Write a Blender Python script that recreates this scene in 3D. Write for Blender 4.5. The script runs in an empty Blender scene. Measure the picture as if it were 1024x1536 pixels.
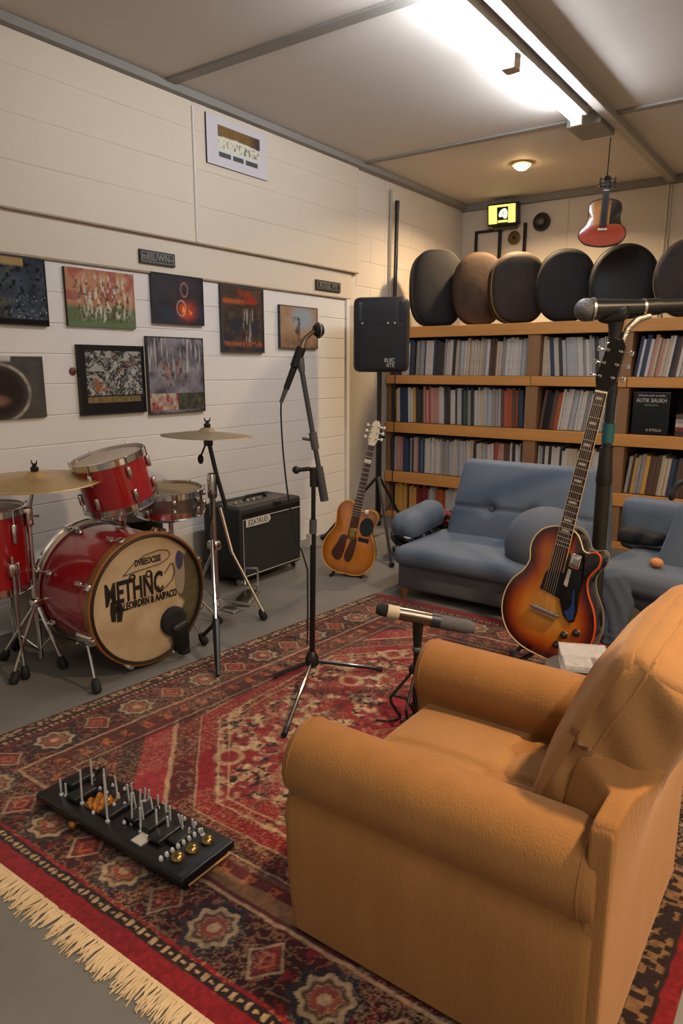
import bpy, bmesh, math, random
import numpy as np
from mathutils import Vector, Matrix, Euler
random.seed(7)
PI = math.pi
SC = bpy.context.scene
COL = SC.collection

# ---------------------------------------------------------------- camera
CAM_H = 1.35
PITCH = math.radians(11.7074)      # looking slightly down
YAW = math.radians(35.559)         # heading turned left of the back wall's normal
cd = bpy.data.cameras.new('camera'); cam = bpy.data.objects.new('camera', cd); COL.objects.link(cam)
cam.location = (0, 0, CAM_H); cam.rotation_euler = (PI/2 - PITCH, 0, YAW)
cd.sensor_fit = 'VERTICAL'; cd.sensor_height = 36.0; cd.lens = 36.0*1052/1536
cd.clip_start = 0.02; cd.clip_end = 60
SC.camera = cam

# ---------------------------------------------------------------- light and exposure
SC.view_settings.view_transform = 'Standard'; SC.view_settings.look = 'None'
SC.view_settings.exposure = 0.45; SC.view_settings.gamma = 1.0; SC.view_settings.use_curve_mapping = False
SC.cycles.use_denoising = True
SC.cycles.max_bounces = 7; SC.cycles.diffuse_bounces = 4; SC.cycles.glossy_bounces = 3
SC.cycles.transmission_bounces = 4; SC.cycles.transparent_max_bounces = 6
SC.cycles.caustics_reflective = False; SC.cycles.caustics_refractive = False
SC.cycles.sample_clamp_indirect = 4.0
W = bpy.data.worlds.new('world'); SC.world = W; W.use_nodes = True
W.node_tree.nodes['Background'].inputs[0].default_value = (1.0, 0.92, 0.83, 1)
W.node_tree.nodes['Background'].inputs[1].default_value = 0.33
TUBE_E = 78.0          # fluorescent tube emission
SPOT_W = 34.0          # warm downlights, watt
SPOT_COL = (1.0, 0.70, 0.40)
def lamp_area(name, loc, sx, sy, watt, col, rot=(0, 0, 0)):
    l = bpy.data.lights.new(name, 'AREA'); l.shape = 'RECTANGLE'; l.size = sx; l.size_y = sy; l.energy = watt; l.color = col
    o = bpy.data.objects.new(name, l); COL.objects.link(o); o.location = loc; o.rotation_euler = rot; return o
lamp_area('added_fill_light', (0.9, 0.2, 2.80), 0.08, 1.5, 34, (1.0, 0.93, 0.84))   # unseen fill light added above and beside the camera, without a fixture

# ---------------------------------------------------------------- helpers
def lin(c):
    if isinstance(c, str):
        c = c.lstrip('#'); c = [int(c[i:i+2], 16)/255 for i in (0, 2, 4)]
    return tuple((x/12.92 if x <= .04045 else ((x+.055)/1.055)**2.4) for x in c)
MATS = {}
def mat(name, col='#888888', rough=.6, metal=0, sheen=0, coat=0, emit=0, spec=.5, bump=0, bscale=60, bstretch=None, var=0, vscale=6, vcol=None,
        attr=None, trans=0, alpha=1, ior=1.45, vstretch=None):
    """principled material; bump = noise bump strength; var/vcol = mottled second colour"""
    if name in MATS: return MATS[name]
    m = bpy.data.materials.new(name); m.use_nodes = True; nt = m.node_tree; b = nt.nodes['Principled BSDF']
    L = nt.links.new; I = b.inputs
    c = lin(col)
    I['Base Color'].default_value = (*c, 1); I['Roughness'].default_value = rough; I['Metallic'].default_value = metal
    I['Specular IOR Level'].default_value = spec; I['IOR'].default_value = ior
    if sheen: I['Sheen Weight'].default_value = sheen; I['Sheen Roughness'].default_value = .45; I['Sheen Tint'].default_value = (*[min(1, x*1.3+.2) for x in c], 1)
    if coat: I['Coat Weight'].default_value = coat; I['Coat Roughness'].default_value = .06
    if emit: I['Emission Color'].default_value = (*c, 1); I['Emission Strength'].default_value = emit
    if trans: I['Transmission Weight'].default_value = trans
    if alpha < 1: I['Alpha'].default_value = alpha
    def coords(st):
        tc = nt.nodes.new('ShaderNodeTexCoord')
        mp = nt.nodes.new('ShaderNodeMapping'); L(tc.outputs['Object'], mp.inputs[0])
        if st: mp.inputs['Scale'].default_value = st
        return mp.outputs[0]
    src = None
    if attr:
        a = nt.nodes.new('ShaderNodeVertexColor'); a.layer_name = attr; src = a.outputs['Color']; L(src, I['Base Color'])
    if var:
        n = nt.nodes.new('ShaderNodeTexNoise'); n.inputs['Scale'].default_value = vscale; n.inputs['Detail'].default_value = 6
        n.inputs['Roughness'].default_value = .6
        L(coords(vstretch), n.inputs['Vector'])
        r = nt.nodes.new('ShaderNodeValToRGB'); r.color_ramp.elements[0].position = .32; r.color_ramp.elements[1].position = .68
        c2 = lin(vcol) if vcol else tuple(x*.6 for x in c)
        r.color_ramp.elements[0].color = (*c, 1); r.color_ramp.elements[1].color = tuple([c[i]*(1-var)+c2[i]*var for i in range(3)])+(1,)
        L(n.outputs['Fac'], r.inputs[0])
        if src is None: L(r.outputs[0], I['Base Color'])
        else:
            mx = nt.nodes.new('ShaderNodeMix'); mx.data_type = 'RGBA'; mx.blend_type = 'MULTIPLY'; mx.inputs[0].default_value = 1
            L(src, mx.inputs[6]); L(r.outputs[0], mx.inputs[7]); L(mx.outputs[2], I['Base Color'])
    if bump:
        n = nt.nodes.new('ShaderNodeTexNoise'); n.inputs['Scale'].default_value = bscale; n.inputs['Detail'].default_value = 4
        L(coords(bstretch), n.inputs['Vector'])
        bp = nt.nodes.new('ShaderNodeBump'); bp.inputs['Strength'].default_value = min(1, bump); bp.inputs['Distance'].default_value = .004
        L(n.outputs['Fac'], bp.inputs['Height']); L(bp.outputs[0], I['Normal'])
    MATS[name] = m
    return m

class MB:
    """collects geometry for one mesh object"""
    def __init__(s): s.v = []; s.f = []; s.c = None
    def add(s, vs, fs, M=None):
        o = len(s.v)
        if M is not None: vs = [M @ Vector(v) for v in vs]
        s.v += [tuple(v) for v in vs]; s.f += [tuple(i+o for i in f) for f in fs]; return s
    def box(s, a, b, M=None):
        (x0, y0, z0), (x1, y1, z1) = a, b
        vs = [(x0,y0,z0),(x1,y0,z0),(x1,y1,z0),(x0,y1,z0),(x0,y0,z1),(x1,y0,z1),(x1,y1,z1),(x0,y1,z1)]
        return s.add(vs, [(0,3,2,1),(4,5,6,7),(0,1,5,4),(1,2,6,5),(2,3,7,6),(3,0,4,7)], M)
    def cbox(s, c, d, M=None):
        return s.box(tuple(c[i]-d[i]/2 for i in range(3)), tuple(c[i]+d[i]/2 for i in range(3)), M)
    def lathe(s, prof, n=32, M=None, closed=False):
        """prof = [(r, z)], spun about z"""
        vs = []; fs = []
        for r, z in prof:
            for k in range(n):
                a = 2*PI*k/n; vs.append((r*math.cos(a), r*math.sin(a), z))
        m = len(prof)
        for i in range(m if closed else m-1):
            j = (i+1) % m
            for k in range(n):
                k2 = (k+1) % n; fs.append((i*n+k, i*n+k2, j*n+k2, j*n+k))
        if not closed:
            if prof[0][0] > 1e-5: fs.append(tuple(range(n))[::-1])
            if prof[-1][0] > 1e-5: fs.append(tuple((m-1)*n+k for k in range(n)))
        return s.add(vs, fs, M)
    def tube(s, pts, r, n=10, cap=True, taper=None):
        """r number or list of radii"""
        P = [Vector(p) for p in pts]; R = r if isinstance(r, (list, tuple)) else [r]*len(P)
        vs = []; fs = []; up = None
        for i, p in enumerate(P):
            if i == 0: d = P[1]-P[0]
            elif i == len(P)-1: d = P[-1]-P[-2]
            else: d = (P[i+1]-p).normalized()+(p-P[i-1]).normalized()
            if d.length < 1e-9: d = Vector((0, 0, 1))
            d.normalize()
            if up is None:
                up = Vector((0, 0, 1)) if abs(d.z) < .9 else Vector((1, 0, 0))
            a = d.cross(up)
            if a.length < 1e-6: a = d.orthogonal()
            a.normalize(); b = a.cross(d).normalized(); up = b
            for k in range(n):
                t = 2*PI*k/n; vs.append(p+(a*math.cos(t)+b*math.sin(t))*R[i])
        for i in range(len(P)-1):
            for k in range(n):
                k2 = (k+1) % n; fs.append((i*n+k, i*n+k2, (i+1)*n+k2, (i+1)*n+k))
        if cap: fs.append(tuple(range(n))[::-1]); fs.append(tuple((len(P)-1)*n+k for k in range(n)))
        return s.add(vs, fs)
    def torus(s, R, r, n=48, m=8, M=None, sz=1.0):
        vs = []; fs = []
        for i in range(n):
            a = 2*PI*i/n
            for k in range(m):
                t = 2*PI*k/m; q = R+r*math.cos(t); vs.append((q*math.cos(a), q*math.sin(a), r*sz*math.sin(t)))
        for i in range(n):
            for k in range(m):
                i2 = (i+1) % n; k2 = (k+1) % m; fs.append((i*m+k, i2*m+k, i2*m+k2, i*m+k2))
        return s.add(vs, fs, M)
    def sphere(s, c, r, n=14, m=10, sc=(1, 1, 1), M=None):
        vs = []; fs = []
        for i in range(m+1):
            ph = PI*i/m
            for k in range(n):
                t = 2*PI*k/n; vs.append((c[0]+sc[0]*r*math.sin(ph)*math.cos(t), c[1]+sc[1]*r*math.sin(ph)*math.sin(t), c[2]+sc[2]*r*math.cos(ph)))
        for i in range(m):
            for k in range(n):
                k2 = (k+1) % n; fs.append((i*n+k, (i+1)*n+k, (i+1)*n+k2, i*n+k2))
        return s.add(vs, fs, M)
    def prism(s, outline, h0, h1, M=None):
        """outline [(x, y)], extruded in z"""
        n = len(outline); vs = [(x, y, h0) for x, y in outline]+[(x, y, h1) for x, y in outline]
        fs = [tuple(range(n))[::-1], tuple(range(n, 2*n))]+[(i, (i+1) % n, n+(i+1) % n, n+i) for i in range(n)]
        return s.add(vs, fs, M)
    def soft(s, c, d, r, n=8, deform=None, M=None):
        """rounded box, centre c, size d, corner radius r, n cuts per face; deform(Vector local -1..1, Vector pos) -> Vector"""
        h = [x/2 for x in d]; r = min(r, *h); seen = {}; vs = []; fs = []
        def vid(p):
            k = (round(p[0], 5), round(p[1], 5), round(p[2], 5))
            if k not in seen:
                seen[k] = len(vs)
                q = Vector([p[i]*h[i] for i in range(3)])
                inner = Vector([max(-(h[i]-r), min(h[i]-r, q[i])) for i in range(3)])
                dd = q-inner
                if dd.length > 1e-9: q = inner+dd.normalized()*r
                if deform: q = deform(Vector(p), q)
                vs.append(Vector(c)+q)
            return seen[k]
        # sample finer near the edges so the rounding is smooth
        def ticks(i):
            e = r/h[i]; k = max(2, n//3); out = []
            for j in range(k): out.append(-1+e*(1-math.cos(PI/2*j/k)) if e < 1 else -1+e*(1-math.cos(PI/2*j/k)))
            m_ = max(1, n) if e < .999 else 0
            if e < .999:
                for j in range(m_+1): out.append(-(1-e)+2*(1-e)*j/m_)
            else: out.append(0)
            for j in range(k-1, -1, -1): out.append(1-e*(1-math.cos(PI/2*j/k)))
            return out
        T = [ticks(0), ticks(1), ticks(2)]
        for ax in range(3):
            a1, a2 = (ax+1) % 3, (ax+2) % 3
            for sg in (-1, 1):
                for i in range(len(T[a1])-1):
                    for j in range(len(T[a2])-1):
                        q = []
                        for (u, w) in ((i, j), (i+1, j), (i+1, j+1), (i, j+1)):
                            p = [0, 0, 0]; p[ax] = sg; p[a1] = T[a1][u]; p[a2] = T[a2][w]; q.append(vid(p))
                        if len(set(q)) == 4: fs.append(tuple(q) if sg > 0 else tuple(q[::-1]))
        return s.add(vs, fs, M)
    def build(s, name, m, parent=None, smooth=True, bevel=0, loc=None, rot=None, auto=40, cols=None):
        me = bpy.data.meshes.new(name); me.from_pydata(s.v, [], s.f); me.update()
        if smooth:
            me.polygons.foreach_set('use_smooth', [True]*len(me.polygons))
            try: me.set_sharp_from_angle(angle=math.radians(auto))
            except Exception: pass
        if cols is not None:
            ca = me.color_attributes.new('col', 'FLOAT_COLOR', 'POINT')
            arr = np.ones((len(s.v), 4), np.float32); arr[:, :3] = cols; ca.data.foreach_set('color', arr.ravel())
        o = bpy.data.objects.new(name, me); COL.objects.link(o)
        if m is not None: me.materials.append(m)
        if parent is not None: o.parent = parent
        if loc: o.location = loc
        if rot: o.rotation_euler = rot
        if bevel:
            b = o.modifiers.new('bevel', 'BEVEL'); b.width = bevel; b.segments = 2; b.limit_method = 'ANGLE'; b.angle_limit = math.radians(45)
        return o
def T(x=0, y=0, z=0): return Matrix.Translation((x, y, z))
def RX(a): return Matrix.Rotation(a, 4, 'X')
def RY(a): return Matrix.Rotation(a, 4, 'Y')
def RZ(a): return Matrix.Rotation(a, 4, 'Z')
def aim(p, q, up=(0, 0, 1)):
    """matrix whose z axis runs from p to q"""
    p = Vector(p); d = Vector(q)-p; return Matrix.Translation(p) @ d.to_track_quat('Z', 'Y').to_matrix().to_4x4()
def tag(o, label=None, cat=None, group=None, kind=None):
    if label: o['label'] = label
    if cat: o['category'] = cat
    if group: o['group'] = group
    if kind: o['kind'] = kind
    return o
def thing(name, label, cat, loc=(0, 0, 0), rot=(0, 0, 0), group=None):
    o = bpy.data.objects.new(name, None); COL.objects.link(o); o.location = loc; o.rotation_euler = rot; o.empty_display_size = .05
    return tag(o, label, cat, group)
def text(name, body, size, m, parent, M, sx=1.0, shear=0, depth=.0008, bold=0):
    c = bpy.data.curves.new(name, 'FONT'); c.body = body; c.size = size; c.align_x = 'CENTER'; c.align_y = 'CENTER'; c.extrude = depth
    c.shear = shear; c.offset = bold; c.resolution_u = 3
    t = bpy.data.objects.new(name+'_curve', c); COL.objects.link(t)
    bpy.context.view_layer.update()
    me = bpy.data.meshes.new_from_object(t.evaluated_get(bpy.context.evaluated_depsgraph_get()))
    bpy.data.objects.remove(t); bpy.data.curves.remove(c)
    me.transform(M @ Matrix.Diagonal((sx, 1, 1, 1))); me.materials.clear(); me.materials.append(m); me.name = name
    o = bpy.data.objects.new(name, me); COL.objects.link(o); o.parent = parent; return o
# numpy value noise
_rng = np.random.default_rng(3)
_tab = _rng.random((256, 256))
def vnoise(x, y):
    xi = np.floor(x).astype(int); yi = np.floor(y).astype(int); fx = x-xi; fy = y-yi
    fx = fx*fx*(3-2*fx); fy = fy*fy*(3-2*fy)
    g = lambda a, b: _tab[a % 256, b % 256]
    return (g(xi, yi)*(1-fx)+g(xi+1, yi)*fx)*(1-fy)+(g(xi, yi+1)*(1-fx)+g(xi+1, yi+1)*fx)*fy
def fbm(x, y, o=4, g=.5):
    s = 0; a = 1; t = 0
    for k in range(o): s = s+a*vnoise(x*2**k+17*k, y*2**k+31*k); t += a; a *= g
    return s/t
def L3(c): return np.array(lin(c))
def mixc(a, b, t):
    t = np.clip(t, 0, 1)[..., None]; return a*(1-t)+b*t
def panel_mesh(w, h, d, nx, ny, colfn, edge='#2a2622'):
    """upright picture panel: local x = width, z = height, front at y = -d; coloured grid on its face, plain sides"""
    mb = MB(); xs = np.linspace(0, 1, nx); ys = np.linspace(0, 1, ny); U, V = np.meshgrid(xs, ys)
    vs = [(w*(u-.5), -d, h*(v-.5)) for v in ys for u in xs]
    fs = [(j*nx+i, j*nx+i+1, (j+1)*nx+i+1, (j+1)*nx+i) for j in range(ny-1) for i in range(nx-1)]
    mb.add(vs, fs); n0 = len(mb.v)
    a, b, c, e = w/2, h/2, d, .0005
    mb.add([(-a,-c,-b),(a,-c,-b),(a,-c,b),(-a,-c,b),(-a,0,-b),(a,0,-b),(a,0,b),(-a,0,b)], [(0,4,5,1),(1,5,6,2),(2,6,7,3),(3,7,4,0),(4,7,6,5)])
    C = colfn(U, V).reshape(-1, 3); C = np.vstack([C, np.tile(L3(edge), (len(mb.v)-n0, 1))])
    return mb, C
# ---------------------------------------------------------------- room
XL, YB, ZC, XR, YF = -3.39, 6.85, 2.93, 2.4, -2.2
M_wall = mat('painted_blockwork', '#ddd3c5', .55, bump=.25, bscale=35, var=.35, vscale=1.3, vcol='#cfc2b0')
M_wallu = mat('painted_board', '#dacdb9', .5, bump=.15, bscale=25, var=.3, vscale=1.0, vcol='#cbbda6')
M_clad = mat('white_cladding', '#e6e2dc', .42, bump=.2, bscale=22, var=.3, vscale=2.0, vcol='#d8d2ca')
M_ceil = mat('ceiling_board', '#d3ccc3', .7, bump=.2, bscale=18, var=.25, vscale=1.4, vcol='#c6beb3')
M_trim = mat('grey_trim', '#8c8881', .6, var=.2, vscale=4)
M_floor = mat('grey_painted_floor', '#74726e', .5, bump=.15, bscale=40, var=.55, vscale=2.2, vcol='#5c5a56')
def struct(name, mb, m, **k):
    return tag(mb.build(name, m, **k), kind='structure')
struct('floor', MB().box((XL-.3, YF, -.1), (XR+.1, YB+.1, 0)), M_floor, smooth=False)
struct('ceiling', MB().box((XL-.3, YF, ZC), (XR+.1, YB+.1, ZC+.1)), M_ceil, smooth=False)
struct('wall_back', MB().box((XL-.2, YB, 0), (XR+.1, YB+.15, ZC)), M_wall, smooth=False)
struct('wall_right', MB().box((XR, YF, 0), (XR+.1, YB, ZC)), M_wall, smooth=False)
# left wall: blockwork behind, upper board panels, ledge, lower white boards
wl = struct('wall_left', MB().box((XL-.2, YF, 0), (XL-.03, YB, ZC)), M_wall, smooth=False)
u = MB()                                             # blockwork courses beyond the boards
z = 0
while z < ZC-.01:
    z1 = min(z+.2-.006, ZC); off = .22*(int(round(z/.2)) % 2)
    y = 4.94+off-.44
    while y < YB:
        a = max(y, 4.82 if z1 < 2.1 else 4.95); b = min(y+.434, YB)
        if b > a+.02: u.box((XL-.05, a, z), (XL, b, z1))
        y += .44
    z += .2
MB().box((XL-.025, 4.83, 0), (XL-.003, YB, ZC)).build('mortar', M_wall, wl, smooth=False)
u.build('block_course', M_wall, wl, smooth=False, bevel=.003)
MB().box((XL-.02, YF, 2.098), (XL+.0225, 4.935, ZC)).build('upper_backing', M_wallu, wl, smooth=False)
u = MB()
z = 2.095
for zt in (2.31, 2.52, 2.73, 2.93):
    for (a, b) in ((YF, 3.17), (3.20, 4.94)): u.box((XL-.05, a, z+.0015), (XL+.025, b, zt-.001))
    z = zt
u.build('upper_board', M_wallu, wl, smooth=False, bevel=.001)
MB().box((XL-.05, YF, 1.89), (XL+.008, 4.87, 2.094)).build('middle_board', M_wallu, wl, smooth=False, bevel=.003)
MB().tube([(XL+.027, 3.185, 2.10), (XL+.027, 3.187, 2.86)], .008, 6).build('cover_strip', M_clad, wl)
MB().box((XL, YF, 2.088), (XL+.034, 4.94, 2.097)).build('picture_rail', mat('rail_brown', '#a08c74', .5), wl, smooth=False)
MB().box((XL, YF, 1.880), (XL+.020, 4.82, 1.888)).build('ledge', mat('rail_brown'), wl, smooth=False)
MB().box((XL-.02, YF, 0), (XL-.0005, 4.79, 1.88)).build('lower_backing', M_clad, wl, smooth=False)
u = MB(); z = 0.0; zs = [0, .16, .33, .49, .64, .79, .945, 1.10, 1.26, 1.415, 1.57, 1.725, 1.879]
for a, b in zip(zs[:-1], zs[1:]): u.box((XL-.04, YF, a+.002), (XL+.004, 4.79, b-.002))
u.build('lower_board', M_clad, wl, smooth=False, bevel=.003)
MB().box((XL-.02, 4.83, 0), (XL+.004, YB, 1.84)).build('grey_dado', mat('grey_dado_paint', '#b3aca3', .55, bump=.25, bscale=35), wl, smooth=False, bevel=.002)
MB().box((XL-.04, 4.79, 0), (XL+.02, 4.83, 1.88)).build('corner_bead', M_clad, wl, smooth=False, bevel=.004)
# ceiling trims
struct('trim_left', MB().box((XL-.03, YF, ZC-.045), (XL+.075, YB, ZC)), M_trim, smooth=False, bevel=.004)
struct('trim_back', MB().box((XL, YB-.06, ZC-.06), (XR, YB, ZC)), M_trim, smooth=False, bevel=.004)
for i, (y, w) in enumerate(((2.985, .075), (4.97, .06), (.95, .07))):
    struct('trim_%d' % (i+1), MB().box((XL+.07, y-w/2, ZC-.014), (XR, y+w/2, ZC+.001)), M_trim, smooth=False, bevel=.002)
struct('trim_4', MB().box((-1.47, YF, ZC-.05), (-1.405, YB-.05, ZC)), mat('trim_pale', '#a8a299', .5), smooth=False, bevel=.004)
struct('trim_5', MB().tube([(-1.465, 6.84, ZC), (-1.465, 6.84, 1.2)], .012, 8).tube([(-1.44, 6.84, ZC), (-1.44, 6.84, 1.2)], .008, 8), M_wall)
struct('trim_6', MB().box((-2.33, 6.842, 1.2), (-2.315, 6.85, ZC-.06)), M_wall, smooth=False)
# beam junction box on the ceiling
jb = thing('junction_box', 'grey ceiling box where the light strip meets the cross beam', 'junction box', (-1.56, 5.02, ZC-.02))
MB().box((-.13, -.16, -.055), (.085, .16, .02)).build('box_cover', M_trim, jb, smooth=False, bevel=.005)
MB().box((-.10, .16, -.057), (.07, .172, -.04)).build('cover_clip', mat('white_plastic', '#e2ded6', .4), jb, smooth=False)
# fluorescent batten
lt = thing('strip_light', 'long white fluorescent strip light on the ceiling', 'ceiling light', (-1.545, 3.72, ZC-.05))
MB().box((-.035, -1.35, -.02), (.04, .98, .05)).build('batten', mat('white_metal', '#d9d8d4', .4), lt, smooth=False, bevel=.004)
for a, b in ((-1.33, -.12), (-.02, .95)):
    MB().tube([(-.03, a, -.045), (-.03, b, -.045)], .0165, 12).build('tube', mat('tube_glow', '#f2f6ff', .4, emit=TUBE_E), lt)
MB().box((-.06, -.115, -.085), (.012, -.03, -.01)).build('lamp_holder', mat('cream_plastic', '#cdbba8', .5), lt, smooth=False, bevel=.005)
MB().box((-.055, .95, -.075), (.012, .98, -.01)).build('end_cap', mat('cream_plastic'), lt, smooth=False, bevel=.003)
# warm downlight
def downlight(x, y, label, e=SPOT_W):
    d = thing('downlight', label, 'ceiling light', (x, y, ZC))
    MB().lathe([(.085, -.001), (.088, -.012), (.07, -.016), (.066, -.004)], 32).build('rim', mat('brass_rim', '#d8b070', .35, metal=.6), d)
    MB().lathe([(.0, -.052), (.035, -.046), (.060, -.026), (.068, -.003)], 28).build('bulb', mat('bulb_glow', '#ffd08a', .5, emit=30), d)
    l = bpy.data.lights.new('downlight_beam', 'AREA'); l.shape = 'DISK'; l.size = .14; l.energy = e; l.color = SPOT_COL; l.spread = math.radians(150)
    o = bpy.data.objects.new('downlight_beam', l); COL.objects.link(o); o.location = (x, y, ZC-.056)
downlight(-2.33, 5.72, 'round warm glowing downlight in the ceiling above the shelves')
downlight(.75, 2.05, 'round warm downlight right of the photo above the armchair', 62)
# ---------------------------------------------------------------- rug
RY0, RY1 = .83, 3.42
def rug_left(y): return -2.455+.103*(y-RY0)
RXR = -.145
def rug_cols(X, Y):
    X = X+.010*(fbm(X*22+3, Y*22, 3)-.5); Y0_ = Y; Y = Y+.010*(fbm(X*22+30, Y*22+7, 3)-.5)
    c = {k: L3(v) for k, v in dict(red='#7c161e', deep='#4e0f15', dark='#221412', wine='#3f1117', cream='#b19473', tan='#7c5c3e', rose='#8a2830', brown='#4a2c22', blue='#2e3038', orange='#a35a34').items()}
    dl = X-rug_left(Y); dn = Y-RY0; dr = RXR-X; df = RY1-Y
    n1 = fbm(X*9, Y*9, 4); n2 = fbm(X*38+5, Y*38, 3); n3 = fbm(X*95, Y*95+9, 2); n4 = fbm(X*4+3, Y*4+8, 3)
    out = mixc(c['red'], c['wine'], (n1-.35)*2.2)
    def put(mask, col, a=1.0):
        nonlocal out
        t = (mask*a)[..., None]; out = out*(1-t)+col*t
    def band(d, a, b, s=.003): return np.clip((d-a)/s+.5, 0, 1)*np.clip((b-d)/s+.5, 0, 1)
    # ---- field mottling: busy vine work
    fil = (np.abs(n2-.5) < .035)*(n1 > .40)
    put(fil.astype(float), c['cream'], .5)
    put(((n2 > .62)*(n3 > .5)).astype(float), c['dark'], .6)
    put(((n2 < .36)*(n3 < .5)).astype(float), c['brown'], .5)
    # ---- central elongated octagon medallion, centre (cx, cy)
    cx, cy = -1.28, 2.14; ax = np.abs(X-cx); ay = np.abs(Y-cy)
    hx, hy = .635, .83
    oct_ = np.maximum(np.maximum(ax-hx, ay-hy), (ax*.707+ay*.693)-(.707*.635+.693*.40))
    # oct_ <0 inside, distance to the edge
    dch = -oct_
    put(band(dch, -.27, -.20), c['dark'], .75)
    put(band(dch, -.20, -.10), c['rose']*.9+.1*c['red'], .85)
    put(band(dch, -.10, -.085)+band(dch, -.005, .003), c['cream'], .7)
    put(band(dch, -.085, -.005), c['dark'], .35)
    put(band(dch, 0, .055), c['red'])
    inside = np.clip(dch-.055, 0, .01)*100
    inner = mixc(c['rose']*.75, c['cream'], (n2-.42)*4.2)
    inner = mixc(inner, c['dark'], (fbm(X*55, Y*55, 3)-.56)*9)
    inner = mixc(inner, c['red'], (fbm(X*14+3, Y*14+1, 2)-.55)*7)
    t = np.clip(inside, 0, 1)[..., None]; out = out*(1-t)+inner*t
    put(band(dch, .065, .072)+band(dch, .10, .106), c['cream'], .75)
    for r0, r1, k in ((.40, .43, 'red'), (.24, .27, 'dark'), (.0, .12, 'red')):
        rr = np.sqrt((ax/1.0)**2+(ay/1.25)**2)*(1+.08*np.sin(8*np.arctan2(ay, ax)))
        put(band(rr, r0, r1, .02), c[k], .65)
    for dx in (-1, 1):
        for yy in (-.55, -.18, .2, .55):
            r = np.hypot(X-cx-dx*.34, Y-cy-yy); put(band(r, .035, .055, .01), c['cream'], .7); put((r < .03).astype(float), c['red'], .8)
    # ---- distance to border (nearest side)
    d = np.minimum(np.minimum(dl, dn), np.minimum(dr, df))
    along = np.where((d == dn) | (d == df), X, Y)
    # inner frame lines
    fx = np.minimum(dl-.0, dr); fy = np.minimum(dn, df)
    e = np.minimum(fx, fy)
    put(band(e, .285, .40), mixc(c['wine'], c['brown'], n2*1.5-.4), .8)
    put(band(e, .285, .40)*(np.abs(((along/.085) % 1)-.5) < .2)*band(e, .315, .37)*(n3 > .42), c['orange'], .7)
    put(band(e, .275, .287)+band(e, .40, .406), c['cream'], .65)
    put(band(e, .406, .425), c['dark'], .7)
    put(band(dn, .30, .345)*(X > -1.35), c['tan'], .75)
    # main border
    mb_ = band(e, .095, .275)
    base = mixc(c['wine'], c['dark'], (n1-.3)*2)
    t = mb_[..., None]; out = out*(1-t)+base*t
    put(mb_*(np.abs(n2-.52) < .05), c['tan'], .75); put(mb_*(n3 > .62)*(n2 < .5), c['red'], .6)
    per = .34
    for (m, A, D, ph) in ((e == fy, X, np.where(dn < df, dn, df), -1.45), (e == fx, Y, np.where(dl < dr, dl, dr), 1.30)):
        s_ = ((A-ph)/per+.5) % 1-.5; px_ = s_*per; py_ = D-.185
        ang = np.arctan2(py_, px_); r = np.hypot(px_, py_*1.0)*(1+.10*np.cos(8*ang)); mm = m.astype(float)*mb_
        put(mm*(r < .082), c['blue']*.7, .8); put(mm*(r < .062), c['cream'], .75); put(mm*band(r, .036, .048, .004), c['brown'], .9); put(mm*(r < .034), c['red'], .8); put(mm*(r < .016), c['cream'], .8)
        s2 = ((A-ph)/per) % 1-.5; px2 = s2*per; q = np.abs(px2)*1.2+np.abs(py_)
        put(mm*band(q, .055, .066, .004), c['cream'], .65); put(mm*(q < .05), c['rose'], .55); put(mm*band(q, .02, .03, .004), c['orange'], .8)
    # guard stripes
    put(band(e, .088, .100), c['red']); put(band(e, .056, .090), c['dark'])
    put(band(e, .062, .084)*((np.abs(((along*1.0/.022) % 1)-.5) < .3)*(np.abs(e-.073) < .007+.004*np.sin(along*140))), c['cream'], .8)
    put(band(e, 0, .056), c['red'], 1.0)
    sidem = (e == dl)
    put(sidem*band(e, 0, .056), c['dark'], .85); put(sidem*band(e, .01, .045)*(n3 > .48), c['cream'], .65)
    # right side border seen behind the armchair: chequered tan / black rope
    rs = (dr < .40).astype(float)*(dn > .02)
    put(rs*band(dr, .03, .30), c['dark'])
    put(rs*(band(dr, .045, .10)+band(dr, .13, .20)+band(dr, .215, .28))*(((Y/.05+np.floor(dr/.03)*.5+n1) % 1) < .62)*(n2 > .44), c['tan']*.75)
    put(rs*band(dr, .103, .127), c['dark']*.4)
    put(rs*band(dr, .0, .034), c['red']*.8)
    # pile wear: small colour changes that stay with the wool
    wear = (fbm(X*3+9, Y*3, 3)-.5)*.5; out = out*(1+wear[..., None])
    n5 = fbm(X*210, Y*210, 2)
    spk = ((n5 > .60)*(fbm(X*6+40, Y*6, 2) > .45)).astype(float)*(e > .09)
    put(spk, c['cream'], .35)
    out = out*(.55+.8*n3[..., None])
    return np.clip(out, 0.002, 1)
nx, ny = 620, 700
ss = np.linspace(0, 1, nx); tt = np.linspace(0, 1, ny)
S_, T_ = np.meshgrid(ss, tt); Yg = RY0+(RY1-RY0)*T_; Xl = rug_left(Yg); Xg = Xl+(RXR-Xl)*S_
Zg = .009+.0012*(fbm(Xg*120, Yg*120, 2)-.5)+.0015*fbm(Xg*2, Yg*2, 2)
vv = np.stack([Xg, Yg, Zg], -1).reshape(-1, 3)
ii = np.arange(nx-1)[None, :]+np.arange(ny-1)[:, None]*nx; ii = ii.ravel()
ff = np.stack([ii, ii+1, ii+nx+1, ii+nx], 1)
me = bpy.data.meshes.new('rug'); me.vertices.add(len(vv)); me.vertices.foreach_set('co', vv.astype(np.float32).ravel())
me.loops.add(ff.size); me.loops.foreach_set('vertex_index', ff.ravel().astype(np.int32))
me.polygons.add(len(ff)); me.polygons.foreach_set('loop_start', (np.arange(len(ff))*4).astype(np.int32)); me.update(); me.validate()
me.polygons.foreach_set('use_smooth', [True]*len(me.polygons))
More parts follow.
